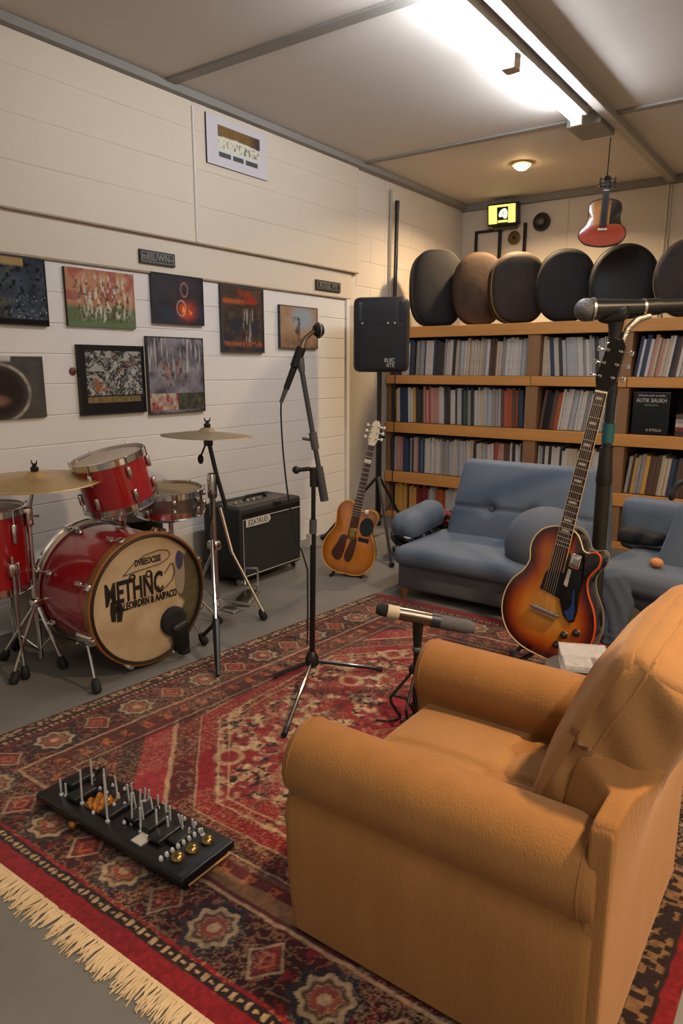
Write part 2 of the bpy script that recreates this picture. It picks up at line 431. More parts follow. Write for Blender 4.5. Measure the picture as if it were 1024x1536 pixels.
ca = me.color_attributes.new('col', 'FLOAT_COLOR', 'POINT'); arr = np.ones((len(vv), 4), np.float32); arr[:, :3] = rug_cols(Xg, Yg).reshape(-1, 3); ca.data.foreach_set('color', arr.ravel())
M_rug = mat('rug_wool', '#ffffff', .95, spec=.15, sheen=.15, attr='col', bump=.6, bscale=420)
me.materials.append(M_rug)
rug = thing('rug', 'large red oriental rug with cream fringe on the floor', 'rug')
o = bpy.data.objects.new('pile', me); COL.objects.link(o); o.parent = rug
MB().add([(rug_left(RY0), RY0, .0005), (RXR, RY0, .0005), (RXR, RY1, .0005), (rug_left(RY1), RY1, .0005), (rug_left(RY0), RY0, .0095), (RXR, RY0, .0095), (RXR, RY1, .0095), (rug_left(RY1), RY1, .0095)],
         [(0, 3, 2, 1), (0, 1, 5, 4), (1, 2, 6, 5), (2, 3, 7, 6), (3, 0, 4, 7)]).build('backing', mat('rug_edge', '#4a1518', .9), rug, smooth=False)
fr = MB(); x = rug_left(RY0); R = random.Random(5)
while x < RXR:
    ln = R.uniform(.045, .075); dx = R.uniform(-.018, .018); zz = R.uniform(.004, .009)
    for k in range(2):
        jx = R.uniform(-.004, .004)
        fr.tube([(x+jx, RY0+.004, .008), (x+jx+dx*.4, RY0-ln*.45, .005+zz*.5), (x+dx+jx*3, RY0-ln*R.uniform(.85, 1.1), .003)], [.0028, .0026, .0012], 5)
    x += .0052
fr.box((rug_left(RY0), RY0-.006, .001), (RXR, RY0+.003, .0105))
tag(fr.build('fringe', mat('fringe_cotton', '#cdb48f', .9, var=.4, vscale=30, vcol='#a98e68'), rug), kind='stuff', label='cream knotted fringe')
# ---------------------------------------------------------------- armchair (front faces -x)
M_tan = mat('tan_chenille', '#96683a', .85, spec=.2, sheen=.35, bump=.5, bscale=260, bstretch=(1, 1, .25), var=.5, vscale=14, vstretch=(1, 1, .18), vcol='#855a30')
M_tan2 = mat('tan_velvet', '#9a6e42', .8, spec=.2, sheen=.45, bump=.35, bscale=160, var=.35, vscale=7, vcol='#886034')
M_seam = mat('seam_shadow_thread', '#7d4f22', .9)
ach = thing('armchair', 'big tan rolled-arm armchair in the right foreground, seen from behind and the side', 'armchair', (-.6, 1.5, 0))
AX, AY = -.6, 1.5
def ac(x, y, z): return (x-AX, y-AY, z)
b = MB()
b.soft(ac(-.60, 1.5, .195), (.66, .75, .33), .02, 4)
b.build('base', M_tan, ach)
# feet
for fx, fy in ((-.88, 1.17), (-.88, 1.83), (-.30, 1.17), (-.30, 1.83)):
    MB().lathe([(.02, .0125), (.026, .035)], 14, T(*ac(fx, fy, 0))).build('foot', mat('dark_wood_foot', '#2b1a10', .5), ach)
def arm_profile(side):
    """closed profile in (y, z); side -1 near, +1 far; outer face at y0"""
    pts = []
    cy, cz, r = .088, .440, .092
    pts.append((0.012, .025)); pts.append((0.004, .12)); pts.append((0.002, .25)); pts.append((0.006, .340))
    a0 = math.radians(225); a1 = math.radians(-38)
    for k in range(19):
        a = a0+(a1-a0)*k/18; pts.append((cy+r*math.cos(a)*1.0, cz+r*math.sin(a)))
    pts.append((.150, .34)); pts.append((.148, .25)); pts.append((.146, .025))
    return pts
def make_arm(side):
    P = arm_profile(side); mb = MB(); rows = []
    stations = [(-.953, .86), (-.962, .93), (-.960, .975), (-.945, 1.0), (-.90, 1.0), (-.75, 1.0), (-.60, 1.0), (-.45, 1.0), (-.32, 1.0), (-.278, .995), (-.262, .97), (-.258, .90)]
    n = len(P); cyc, czc = .08, .39
    for x, s_ in stations:
        row = []
        for (y, z) in P:
            zz = z if z < .1 else czc+(z-czc)*s_ if z > .3 else z
            yy = .075+(y-.075)*s_
            xx = x
            if x < -.94: xx = x+.02*(1-min(1, z/.36))          # lower front panel slightly behind the roll
            if side < 0: Y = 1.108+yy
            else: Y = 1.892-yy
            row.append(ac(xx, Y, zz))
        rows.append(row)
    vs = [p for r in rows for p in r]; fs = []
    for i in range(len(rows)-1):
        for k in range(n):
            k2 = (k+1) % n; q = (i*n+k, (i+1)*n+k, (i+1)*n+k2, i*n+k2)
            fs.append(q if side > 0 else q[::-1])
    # caps as fans
    for i, fl in ((0, False), (len(rows)-1, True)):
        c0 = len(vs); R_ = rows[i]
        vs.append((sum(p[0] for p in R_)/n+(-.008 if i == 0 else .006), sum(p[1] for p in R_)/n, .44))
        for k in range(n):
            q = (i*n+k, i*n+(k+1) % n, c0)
            fs.append(q if (fl ^ (side > 0)) else q[::-1])
    mb.add(vs, fs)
    a = mb.build('armrest', M_tan, ach, auto=65)
    # piping around the roll's two ends
    for x, s_ in ((-.945, 1.003), (-.285, 1.003)):
        sm = MB(); pts = []
        for (y, z) in P[4:23]:
            yy = .075+(y-.075)*s_; Y = 1.108+yy if side < 0 else 1.892-yy
            pts.append(ac(x, Y, czc+(z-czc)*s_))
        sm.tube(pts, .0022, 5); sm.build('piping', M_tan, a)
    return a
make_arm(-1); make_arm(1)
def seat_def(p, q):
    u = p.x; v = p.y
    if p.z > 0:
        q.z += .028*(1-abs(u)**3)*(1-abs(v)**3)
        for (a, c) in ((.25, -.05), (.25, .62), (.25, -.7)):                 # tufts
            d = math.hypot((u-a)*.9, (v-c)); q.z -= .026*math.exp(-(d/.12)**2)
        q.z -= .018*math.exp(-((u-.25)/.05)**2)*(1 if abs(v) < .9 else 0)
        for c in (-.05,): q.z -= .016*math.exp(-((v-c)/.045)**2)
    return q
MB().soft(ac(-.665, 1.5, .300), (.555, .485, .11), .035, 34, seat_def).build('seat_cushion', M_tan2, ach, auto=180)
# back frame: taller in the middle, wings down to the arms
def back_def(p, q):
    v = abs(p.y); f = max(0, p.z)
    if q.z > 0: q.z += .07*f*max(0, 1-v**2.0)
    q.x += .05*max(0, p.z)*(1-v**4)*f
    k = min(1, max(0, (abs(q.y)-.255)/.035))
    xn = .028+(q.x+.074)*(.074-.028)/.148; q.x += (xn-q.x)*k
    return q
MB().soft(ac(-.308, 1.5, .296), (.148, .752, .56), .022, 12, back_def).build('back_frame', M_tan, ach)
# back pillow leaning on the frame
def pillow_def(p, q):
    # p: x thickness (-1 front), y width, z height
    bulge = (1-abs(p.y)**2.5)*(1-abs(p.z)**2.5)
    q.x *= 1+.0*bulge
    q.x += -.045*bulge if p.x < 0 else .03*bulge
    e = .005*math.sin(p.z*5+p.y*9)+.004*math.sin(p.y*27+p.z*3)*(.5+.5*p.z)
    if p.x > -1: q.z += e*(.6 if p.z > 0 else .3); q.y += .006*math.sin(p.z*11+p.x*3)
    if p.x < 0: q.x += .25*e
    q.z -= .02*(abs(p.y)**6)*(1 if p.z > 0 else -.4)
    return q
PM = T(*ac(-.292, 1.575, .612)) @ RY(math.radians(24))
pil = MB().soft((0, 0, 0), (.165, .60, .46), .05, 22, pillow_def, PM).build('back_pillow', M_tan2, ach, auto=180)
# seam round the pillow's front face
pts = []
hw, hh = .300, .230
for (y0, z0, y1, z1) in ((-hw+.03, -hh, hw-.03, -hh), (hw, -hh+.03, hw, hh-.03), (hw-.03, hh, -hw+.03, hh), (-hw, hh-.03, -hw, -hh+.03)):
    for k in range(15):
        t = k/14; y = y0+(y1-y0)*t; z = z0+(z1-z0)*t
        py_ = max(-1, min(1, y/hw)); pz_ = max(-1, min(1, z/hh))
        q = pillow_def(Vector((-.35, py_, pz_)), Vector((-.030, y*1.002, z*1.002)))
        pts.append(PM @ q)
pts.append(pts[0])
MB().tube(pts, .003, 6, cap=False).build('piping', M_tan2, pil)

# ---------------------------------------------------------------- blue sofas
M_blue = mat('blue_grey_upholstery', '#5c6879', .7, spec=.3, sheen=.3, bump=.25, bscale=300, var=.4, vscale=5, vcol='#515c6b')
M_blue_d = mat('grey_sofa_base', '#54575e', .8, sheen=.1, bump=.2, bscale=250)
M_blue_r = mat('slate_upholstery', '#575f6b', .75, spec=.25, sheen=.2, bump=.25, bscale=300, var=.3, vscale=5, vcol='#4d545f')
M_stitch = mat('pale_stitching', '#8fa0b6', .7)
M_leg = mat('wood_leg', '#8a6238', .5, var=.3, vscale=20)
sofa = thing('sofa', 'blue-grey button-back sofa with low rounded arms in front of the record shelves', 'sofa', (-1.45, 3.8, 0))
def sf(x, y, z): return (x+1.45, y-3.8, z)
MB().soft(sf(-1.53, 3.79, .14), (1.07, .66, .165), .02, 4).build('base', M_blue_d, sofa)
for fx in (-2.02, -1.05):
    for fy in (3.47, 4.10):
        MB().lathe([(.018, .0005), (.03, .065)], 14, T(*sf(fx, fy, 0))).build('leg', M_leg, sofa)
def sseat(p, q):
    if p.z > 0: q.z += .018*(1-abs(p.x)**3)*(1-abs(p.y)**3)
    if p.y < -.5: q.y -= .008*(1-abs(p.x)**4)
    return q
MB().soft(sf(-1.545, 3.735, .262), (1.07, .64, .105), .045, 14, sseat).build('seat_cushion', M_blue, sofa, auto=180)
def sback(p, q):
    if p.y < 0:
        q.y -= .035*(1-abs(p.x)**4)*(1-abs(p.z)**3)
        for a in (-.44, .12):
            d = math.hypot((p.x-a)*1.9, p.z+.10); q.y += .048*math.exp(-(d/.13)**2)
            q.y += .012*math.exp(-((p.x-a)/.022)**2)
        q.y += .016*math.exp(-((p.z+.10)/.04)**2)
        q.y += .009*math.exp(-((p.x-.70)/.02)**2)*(1 if p.z > -.1 else 0)
    q.x *= 1-.07*p.z
    return q
BM = T(*sf(-1.50, 4.055, .50)) @ RX(math.radians(-15))
bk = MB().soft((0, 0, 0), (.96, .15, .56), .05, 34, sback, BM).build('backrest', M_blue, sofa, auto=180)
st = MB()
for a in (-.44, .12, .70):
    for z0, z1 in ((-.05, .9), (-.55, -.2)):
        if a > .5 and z0 < -.1: continue
        pts = []
        for k in range(12):
            t = z0+(z1-z0)*k/11; p = Vector((a+.012, -1, t)); q = Vector(((a+.012)*.48, -.075, t*.28))
            pts.append(BM @ sback(p, q))
        st.tube(pts, .0018, 4)
st.build('stitching', M_stitch, bk)
bt = MB()
for a in (-.44, .12):
    bt.sphere((0, 0, 0), .016, 12, 8, (1, .5, 1), BM @ T(a*.48, -.065, -.028))
bt.build('button', M_blue_r, bk)
def armf(p, q):
    q.z += .015*(1-p.x*p.x)
    if p.y < -.8: q.y -= .012*(1-p.x**2)*(1-p.z**2)
    q.z += .035*(p.y*.5+.5)
    return q
MB().soft(sf(-2.12, 3.80, .385), (.19, .44, .155), .065, 8, armf).build('armrest', M_blue, sofa, auto=180)
# the plump right arm bulging forward
MB().sphere(sf(-1.245, 3.66, .395), .215, 34, 22, (1.06, .95, 1.0)).build('armrest', M_blue_r, sofa)

sofa2 = thing('sofa', 'second blue-grey sofa cut off by the right edge of the photo behind the armchair', 'sofa', (-.45, 3.9, 0))
def s2(x, y, z): return (x+.45, y-3.9, z)
SM = T(*s2(-.42, 3.88, 0)) @ RZ(math.radians(-8))
def cut(p, q):
    if p.z < 0: q.x += .13*(-p.z)*(1 if p.x < 0 else 0); q.y += .05*(-p.z)*(1 if p.y < 0 else 0)
    return q
MB().soft((.04, -.02, .17), (.76, .58, .20), .03, 10, cut, SM).build('base', M_blue_d, sofa2)
MB().soft((-.025, -.03, .285), (.99, .66, .135), .055, 16, sseat, SM).build('seat_cushion', M_blue_r, sofa2, auto=180)
MB().soft((-.30, .36, .44), (.72, .13, .32), .06, 8, None, SM).build('armrest', M_blue, sofa2, auto=180)
MB().soft((.14, .16, .56), (.20, .50, .54), .07, 12, None, SM @ T(-.45, -.08, -.07) @ RY(math.radians(16))).build('backrest', M_blue, sofa2, auto=180)
for fx, fy in ((-.25, -.22), (.3, -.22), (-.3, .25), (.3, .25)):
    MB().lathe([(.018, .0005), (.03, .09)], 12, SM @ T(fx, fy, 0)).build('leg', M_leg, sofa2)
# things on the right sofa
M_blk = mat('black_plastic', '#141414', .45)
M_blkf = mat('black_fabric', '#17171a', .85, sheen=.2, bump=.3, bscale=200)
pad = MB().soft((0, 0, 0), (.25, .13, .085), .035, 8, lambda p, q: Vector((q.x, q.y, q.z*(1-.3*max(0, p.x)))), SM @ T(-.45, .13, .418))
tag(pad.build('instrument_pouch', M_blkf, loc=(-.45, 3.9, 0)), 'flat black padded pouch lying on the right sofa seat behind the big guitar', 'pouch')
hd = thing('headphones', 'black headphones hooked over the right sofa backrest', 'headphones', (-.63, 3.78, .755))
pts = [(-.05+.0*k, 0, 0) for k in range(1)]
arc = [(math.cos(a)*.085+.05, math.sin(a)*.02, math.sin(a)*.075-.03) for a in [PI*1.02-k*PI/14*1.04 for k in range(15)]]
MB().tube(arc, .013, 8).build('headband', M_blk, hd)
for q in (arc[0], arc[-1]):
    MB().sphere(q, .03, 14, 10, (.6, 1, 1)).build('ear_cup', M_blkf, hd)
sh = MB().sphere((0, 0, 0), .028, 18, 12, (1.2, .9, .9)); 
tag(sh.build('egg_shaker', mat('tan_wood', '#b97a4c', .5), loc=(-.685, 3.66, .392)), 'small tan rounded shaker lying on the right sofa seat at the photo edge', 'shaker')
# denim cloth hanging from the sofa corner behind the guitar
cl = MB(); nu, nv = 30, 26; vs = []; fs = []
for j in range(nv+1):
    t = j/nv
    for i in range(nu+1):
        u_ = 2*PI*i/nu
        wv = .012*math.sin(3*u_+t*6)+.008*math.sin(7*u_-t*9)+(.010*math.sin(t*60)*max(0, t-.62)*2.6)
        rx = .085-.020*t+wv; ry = .05+wv*.6
        cx = -.875+.08*t+.02*math.sin(t*4); cy = 3.50-.06*t
        vs.append((cx+rx*math.cos(u_), cy+ry*math.sin(u_), .345-.333*t))
for j in range(nv):
    for i in range(nu): fs.append((j*(nu+1)+i, (j+1)*(nu+1)+i, (j+1)*(nu+1)+i+1, j*(nu+1)+i+1))
fs.append(tuple(range(nu)))
cl.add(vs, fs)
tag(cl.build('folded_trousers', mat('slate_denim', '#3b4452', .85, sheen=.2, bump=.4, bscale=300), auto=180), 'slate blue denim trouser leg hanging to the floor behind the big guitar', 'trousers')
# ---------------------------------------------------------------- record shelves
M_pine = mat('pine_board', '#cb9150', .5, bump=.2, bscale=60, bstretch=(.2, 3, 3), var=.55, vscale=5, vstretch=(.35, 4, 6), vcol='#b37a3c')
M_pine_d = mat('dull_pine_upright', '#8f6a4a', .6, var=.4, vscale=6, vstretch=(3, 3, .4), vcol='#6f5038')
M_dark = mat('dark_shelf_back', '#1d1713', .8)
SY = 5.40; SD = .36; SX0, SX1 = -3.375, -.32
shelf = thing('record_shelf', 'wide pine record shelving filled with record sleeves along the back of the room', 'shelf', (-1.85, SY+SD/2, 0))
def sh_(x, y, z): return (x+1.85, y-SY-SD/2, z)
tops = [(1.595, 1.685), (1.203, 1.277), (.775, .865), (.325, .423), (.0, .05)]
for i, (a, b) in enumerate(tops):
    xs = [(SX0, SX1)] if i in (0, 3, 4) else [(SX0, -2.045), (-2.04, -1.325), (-1.32, SX1)] if i == 1 else [(SX0, -1.47), (-1.465, SX1)]
    for (x0, x1) in xs:
        MB().box(sh_(x0, SY, a), sh_(x1, SY+.03, b)).build('shelf_lip', M_pine, shelf, smooth=False, bevel=.004)
    MB().box(sh_(SX0, SY+.0305, b-.028), sh_(SX1, SY+SD, b-.003)).build('shelf_board', M_pine_d, shelf, smooth=False)
MB().box(sh_(SX0, SY+SD, 0), sh_(SX1, SY+SD+.01, 1.68)).build('back_panel', M_dark, shelf, smooth=False)
for x in (SX0+.012, SX1-.012):
    MB().box(sh_(x-.012, SY+.031, .05), sh_(x+.012, SY+SD-.001, 1.65)).build('side_panel', M_pine_d, shelf, smooth=False)
DIV = [(-2.085, -1.985), (-1.385, -1.305)]
for z0, z1 in ((1.277, 1.595), (.865, 1.203), (.423, .775), (.05, .325)):
    for a, b in DIV: MB().box(sh_(a, SY+.012, z0), sh_(b, SY+SD-.001, z1-.003 if z1 < 1.5 else z1)).build('divider', M_pine_d, shelf, smooth=False, bevel=.003)
# records
PAL = dict(white='#d2cdc8', cream='#c9b9a2', grey='#9a9796', silver='#b4b6ba', charcoal='#3a3838', black='#1c1a1c', brown='#5d463a', red='#7a2b2a', blue='#33425e', navy='#1f2940', orange='#a5532c', pink='#b98a80', yellow='#c79a50', green='#44564e', salmon='#a45444')
for k, v in PAL.items(): mat('sleeve_'+k, v, .55, var=.45, vscale=30, vstretch=(6, 1, .7), vcol='#55504c' if k in ('white', 'cream', 'silver', 'grey') else None)
REC = []
ORD = lambda n: '%d%s' % (n, 'th' if 10 <= n % 100 <= 20 else {1: 'st', 2: 'nd', 3: 'rd'}.get(n % 10, 'th'))
RR = random.Random(11)
proto = {}
def rec_mesh(th, h, colour):
    key = (round(th, 3), round(h, 2), colour)
    if key not in proto:
        mb = MB(); t = th/2*.93; d = .275
        mb.box((-t, 0, 0), (t, d, h))
        me = bpy.data.meshes.new('record_sleeve'); me.from_pydata(mb.v, [], mb.f); me.materials.append(MATS['sleeve_'+colour]); proto[key] = me
    return proto[key]
def fill(row, bay, x0, x1, z0, hmax, pal, lean=0.0, tmin=.014, tmax=.028, yoff=.05):
    x = x0+.004; n = 0; k = 0; cur = None; run = 0; ang = lean
    while x < x1-.012:
        if run <= 0:
            cur = RR.choice(pal(x)); run = RR.choice((1, 1, 2, 2, 3))
            if lean: ang = lean*RR.uniform(.97, 1.03)
        run -= 1
        c = cur if RR.random() < .8 else RR.choice(pal(x))
        th = RR.choice((tmin, (tmin+tmax)/2, tmax)); h = hmax-RR.choice((0, .01, .01, .02, .03))
        if x+th > x1: break
        n += 1
        o = bpy.data.objects.new('record_sleeve', rec_mesh(th, h, c)); COL.objects.link(o)
        a = ang+RR.uniform(-.0015, .0015)
        shift = h*math.sin(abs(a)) if a > 0 else 0
        px = x+th/2
        if a > 0 and px+shift+.02 > x1: a = max(0, (x1-px-.02)/h*.9)
        if a < 0 and px+h*math.sin(a)-.02 < x0: a = -max(0, (px-x0-.02)/h*.9)
        o.location = (px, SY+yoff+RR.uniform(0, .02), z0+.0015+abs(math.sin(a))*th/2); o.rotation_euler = (0, a, 0)
        tag(o, '%s record sleeve, %s from the left in the %s of the %s shelf row' % (c, ORD(n), bay, row), 'record', 'records on the %s shelf row' % row)
        x += th/math.cos(a)
    return n
W_ = ['white', 'cream', 'grey', 'silver', 'white', 'cream', 'silver', 'charcoal']
def p1(x):
    if x < -2.75: return ['white', 'grey', 'silver', 'blue', 'white', 'charcoal', 'cream']
    if x < -2.35: return ['white', 'cream', 'white', 'silver', 'grey', 'cream', 'brown']
    return ['white', 'grey', 'white', 'silver']
cnt = 0
cnt += fill('top', 'left bay', -3.34, -2.09, 1.277, .30, p1, .035)
cnt += fill('top', 'middle bay', -1.98, -1.39, 1.277, .30, lambda x: ['cream', 'white', 'black', 'blue'] if x < -1.85 else ['white', 'silver', 'grey', 'charcoal', 'silver'], -.10)
cnt += fill('top', 'right bay', -1.30, -.90, 1.277, .295, lambda x: ['white', 'grey', 'blue', 'navy', 'red', 'charcoal', 'cream', 'brown', 'pink'], .13, .018, .03)
cnt += fill('second', 'left bay', -3.34, -2.09, .865, .315, lambda x: ['yellow', 'white', 'charcoal', 'blue'] if x < -3.05 else ['pink', 'cream', 'salmon', 'white'] if x < -2.82 else ['silver', 'green', 'white', 'charcoal'] if x < -2.6 else W_ if x < -2.3 else ['salmon', 'brown', 'orange', 'salmon'] if x < -2.18 else ['blue', 'charcoal', 'blue'], -.03)
cnt += fill('second', 'middle bay', -1.98, -1.39, .865, .315, lambda x: ['black', 'brown', 'white', 'orange'] if x < -1.85 else ['white', 'silver', 'grey', 'white', 'silver', 'charcoal'] if x < -1.5 else ['blue', 'navy', 'silver'], .13, .012, .022)
cnt += fill('third', 'left bay', -3.34, -2.09, .423, .315, lambda x: ['charcoal', 'white', 'blue', 'pink', 'silver'] if x < -2.95 else W_ if x < -2.36 else ['salmon', 'brown', 'red', 'pink'] if x < -2.25 else ['white', 'blue', 'silver', 'charcoal', 'white'], -.012)
cnt += fill('third', 'middle bay', -1.98, -1.39, .423, .31, lambda x: ['white', 'silver', 'charcoal', 'white'] if x < -1.75 else ['cream', 'pink', 'cream', 'white'], .02, .018, .03)
cnt += fill('third', 'right bay', -1.30, -.86, .423, .295, lambda x: ['cream', 'navy', 'grey', 'brown', 'navy', 'cream', 'charcoal', 'yellow', 'blue'], .10, .018, .032)
cnt += fill('bottom', 'left bay', -3.30, -2.62, .05, .262, lambda x: ['yellow', 'brown', 'yellow'] if x < -3.1 else ['brown', 'red', 'charcoal', 'red'] if x < -2.98 else ['silver', 'green', 'white', 'blue', 'orange'], 0, .02, .03)
cnt += fill('bottom', 'right bay', -1.30, -.90, .05, .262, lambda x: ['orange', 'brown', 'salmon', 'brown'], 0, .02, .032)
# black box set and flat stack in the right bay of the second row
bs = thing('box_set', 'black box with white lettering facing out on the second shelf row', 'box', (-1.15, SY+.03, .8665))
MB().box((-.125, 0, 0), (.125, .28, .305)).build('box_body', mat('gloss_black_card', '#0c0c0d', .3), bs, smooth=False, bevel=.003)
M_wt = mat('white_print', '#c9c5bf', .6)
R90 = RX(PI/2)
text('title_lettering', 'AUTIK BAUKH', .042, M_wt, bs, T(.0, -.001, .245) @ R90, .75)
text('small_lettering', 'STRALIA LUNT & AUNN', .018, M_wt, bs, T(.0, -.001, .280) @ R90, .95)
text('subtitle_lettering', 'ARTIKOTA', .019, mat('olive_print', '#8f8c72', .6), bs, T(.0, -.001, .212) @ R90, 1.0)
text('foot_lettering', 'A RTULLA', .026, M_wt, bs, T(.03, -.001, .035) @ R90, .9)
for k, (c, z, hh) in enumerate((('charcoal', .867, .03), ('red', .899, .028), ('cream', .929, .03), ('grey', .961, .028), ('brown', .991, .028))):
    o = MB().box((-.15, 0, 0), (.15, .26, hh-.001)).build('flat_record_case', MATS['sleeve_'+c], smooth=False); o.location = (-.83, SY+.04, z)
    tag(o, '%s case in the flat stack beside the black lettered box, %s' % (c, ['lowest', 'second from below', 'middle one', 'second from top', 'topmost'][k]), 'record case', 'flat cases stacked beside the black box')
# ---------------------------------------------------------------- drum cases on top
def case(x, y, W2, H2, D, rz, ry, mcol, mside, label, round_=2.4):
    t = thing('drum_case', label, 'drum case', (x, y, 1.6865), (0, 0, rz), 'round drum cases standing on the shelf top')
    def shell(s0, d0, d1, bul):
        mb = MB(); vs = []; fs = []; n = 48; pr = []
        for (k, dd) in ((.0, d0-bul), (.55, d0-bul*.8), (.86, d0-bul*.35), (.97, d0+.004), (1.0, d0+.02), (1.0, d1-.02), (.97, d1)): pr.append((k*s0, dd))
        for k, dd in pr:
            for i in range(n):
                a = 2*PI*i/n; ca, sa = math.cos(a), math.sin(a); e = 2/round_
                vs.append((math.copysign(abs(ca)**e, ca)*W2/2*k, dd, H2/2*s0+math.copysign(abs(sa)**e, sa)*H2/2*k))
        for j in range(len(pr)-1):
            for i in range(n): i2 = (i+1) % n; fs.append((j*n+i, j*n+i2, (j+1)*n+i2, (j+1)*n+i))
        fs.append(tuple((len(pr)-1)*n+i for i in range(n)))
        return mb.add(vs, fs)
    sh1 = shell(1.0, 0, D, .03); 
    for v in range(len(sh1.v)):
        p = sh1.v[v]; sh1.v[v] = (p[0], p[1]+(p[2])*math.tan(ry), p[2])
    sh1.build('shell', mcol, t)
    z_ = MB(); pts = []
    for i in range(49):
        a = 2*PI*i/48; ca, sa = math.cos(a), math.sin(a); e = 2/round_; z = H2/2+math.copysign(abs(sa)**e, sa)*H2/2*1.004
        pts.append((math.copysign(abs(ca)**e, ca)*W2/2*1.004, .03+z*math.tan(ry), z))
    z_.tube(pts, .006, 6, cap=False).build('rim_band', mside, t)
    return t
M_c1 = mat('black_case_fabric', '#171618', .8, sheen=0, bump=.3, bscale=120, var=.4, vscale=5, vcol='#2a2422')
M_c2 = mat('worn_brown_case', '#4a3423', .85, bump=.35, bscale=60, var=.7, vscale=7, vcol='#20150e')
M_c3 = mat('dark_leather_case', '#3a2b22', .75, bump=.3, bscale=50, var=.9, vscale=5, vcol='#14100e')
M_ct = mat('tan_rim', '#94703f', .7, var=.5, vscale=10)
M_cg = mat('grey_rim', '#3a3a38', .6)
case(-2.93, 5.52, .44, .63, .17, math.radians(44), .06, M_c1, M_cg, 'tall black drum case with oval face, leftmost on the shelf top', 2.8)
case(-2.55, 5.53, .42, .58, .16, math.radians(37), .10, M_c2, M_c2, 'worn brown drum case second from the left on the shelf top', 2.4)
case(-2.20, 5.50, .44, .545, .17, math.radians(40), .08, M_c3, M_ct, 'dark brown drum case with tan rim between brown and black cases', 2.5)
case(-1.84, 5.50, .43, .535, .13, math.radians(24), .08, M_c1, M_c1, 'black round drum case right of the tan-rimmed case, behind the microphone head', 2.3)
case(-1.42, 5.50, .47, .535, .11, math.radians(18), .10, mat('flat_black_case', '#111112', .6, bump=.15, bscale=80), M_cg, 'wide black round drum case behind the right microphone handle', 2.1)
case(-.985, 5.50, .46, .53, .11, math.radians(14), .06, M_c3, mat('silver_rim', '#8c8880', .3, metal=.8), 'brown drum case with thin silver rim cut off at the right edge', 2.1)
# ---------------------------------------------------------------- drum kit
M_chr = mat('chrome', '#d9d7d4', .14, metal=1)
M_chr2 = mat('brushed_chrome', '#b5b2ae', .3, metal=1)
M_red = mat('red_sparkle_lacquer', '#9c131d', .26, coat=.9, spec=.6, var=.35, vscale=500, vcol='#6e0a12', bump=.0)
M_brass = mat('bronze_cymbal', '#cdb07c', .38, metal=.6, var=.45, vscale=40, vstretch=(1, 1, 1), vcol='#ab8a58')
M_skin = mat('drum_skin', '#b9ab98', .6, var=.3, vscale=6)
M_rub = mat('black_rubber', '#121212', .7)
M_blkm = mat('black_metal', '#16161a', .35, metal=.3, coat=.3)
M_hoopw = mat('tan_wood_hoop', '#8a5a2c', .35, coat=.4, var=.4, vscale=12, vcol='#6b4420')
def lug(parent, R, a, z0, z1, m=None, name='lug'):
    mb = MB(); ca, sa = math.cos(a), math.sin(a); mm = RZ(a)
    zc = (z0+z1)/2; h = abs(z1-z0)
    mb.soft((R+.012, 0, zc), (.024, .020, h), .009, 2, None, mm)
    mb.sphere((R+.018, 0, zc+h*.28), .010, 8, 6, (1, 1, 1.3), mm)
    mb.sphere((R+.018, 0, zc-h*.28), .010, 8, 6, (1, 1, 1.3), mm)
    return mb.build(name, m or M_chr, parent)
def drum(t, R, H, M, n=6, shell=None, a0=0, hoop=None, lugz=True, heads=None):
    """axis = local z of matrix M (parented to t)"""
    root = t
    def bb(mb, name, m, **k):
        mb.v = [tuple(M @ Vector(v)) for v in mb.v]; return mb.build(name, m, root, **k)
    sh = bb(MB().lathe([(R, 0), (R, H)], 64), 'shell', shell or M_red)
    for z, zz, nm in ((H, 1, 'batter_head'), (0, -1, 'resonant_head')):
        bb(MB().lathe([(0, z+zz*.002), (R*.9, z+zz*.002), (R*1.0, z-zz*.002)], 48), nm, heads or M_skin)
        bb(MB().lathe([(R+.002, z-zz*.018), (R+.007, z-zz*.018), (R+.006, z+zz*.010), (R+.011, z+zz*.013), (R+.002, z+zz*.014)], 64, closed=True), 'hoop', hoop or M_chr)
    for k in range(n):
        a = a0+2*PI*k/n
        for zc, s in ((H*.74, 1), (H*.26, -1)):
            mb = MB(); mm = RZ(a)
            mb.soft((R+.011, 0, zc), (.022, .020, H*.26), .009, 2, None, mm)
            mb.tube([(mm @ Vector((R+.013, 0, zc))), (mm @ Vector((R+.013, 0, H+.012 if s > 0 else -.012)))], .0032, 6)
            mb.sphere((R+.013, 0, H+.012 if s > 0 else -.012), .006, 8, 6, M=mm)
            bb(mb, 'lug', M_chr)
    return sh
def foot(p, parent, q=None):
    """rubber foot at p (parent space), axis towards q"""
    mb = MB(); mb.lathe([(0, 0), (.016, .004), (.021, .018), (.019, .045), (.012, .062), (.008, .066)], 14, aim(p, q if q else (p[0], p[1], p[2]+1)))
    return mb.build('rubber_foot', M_rub, parent)
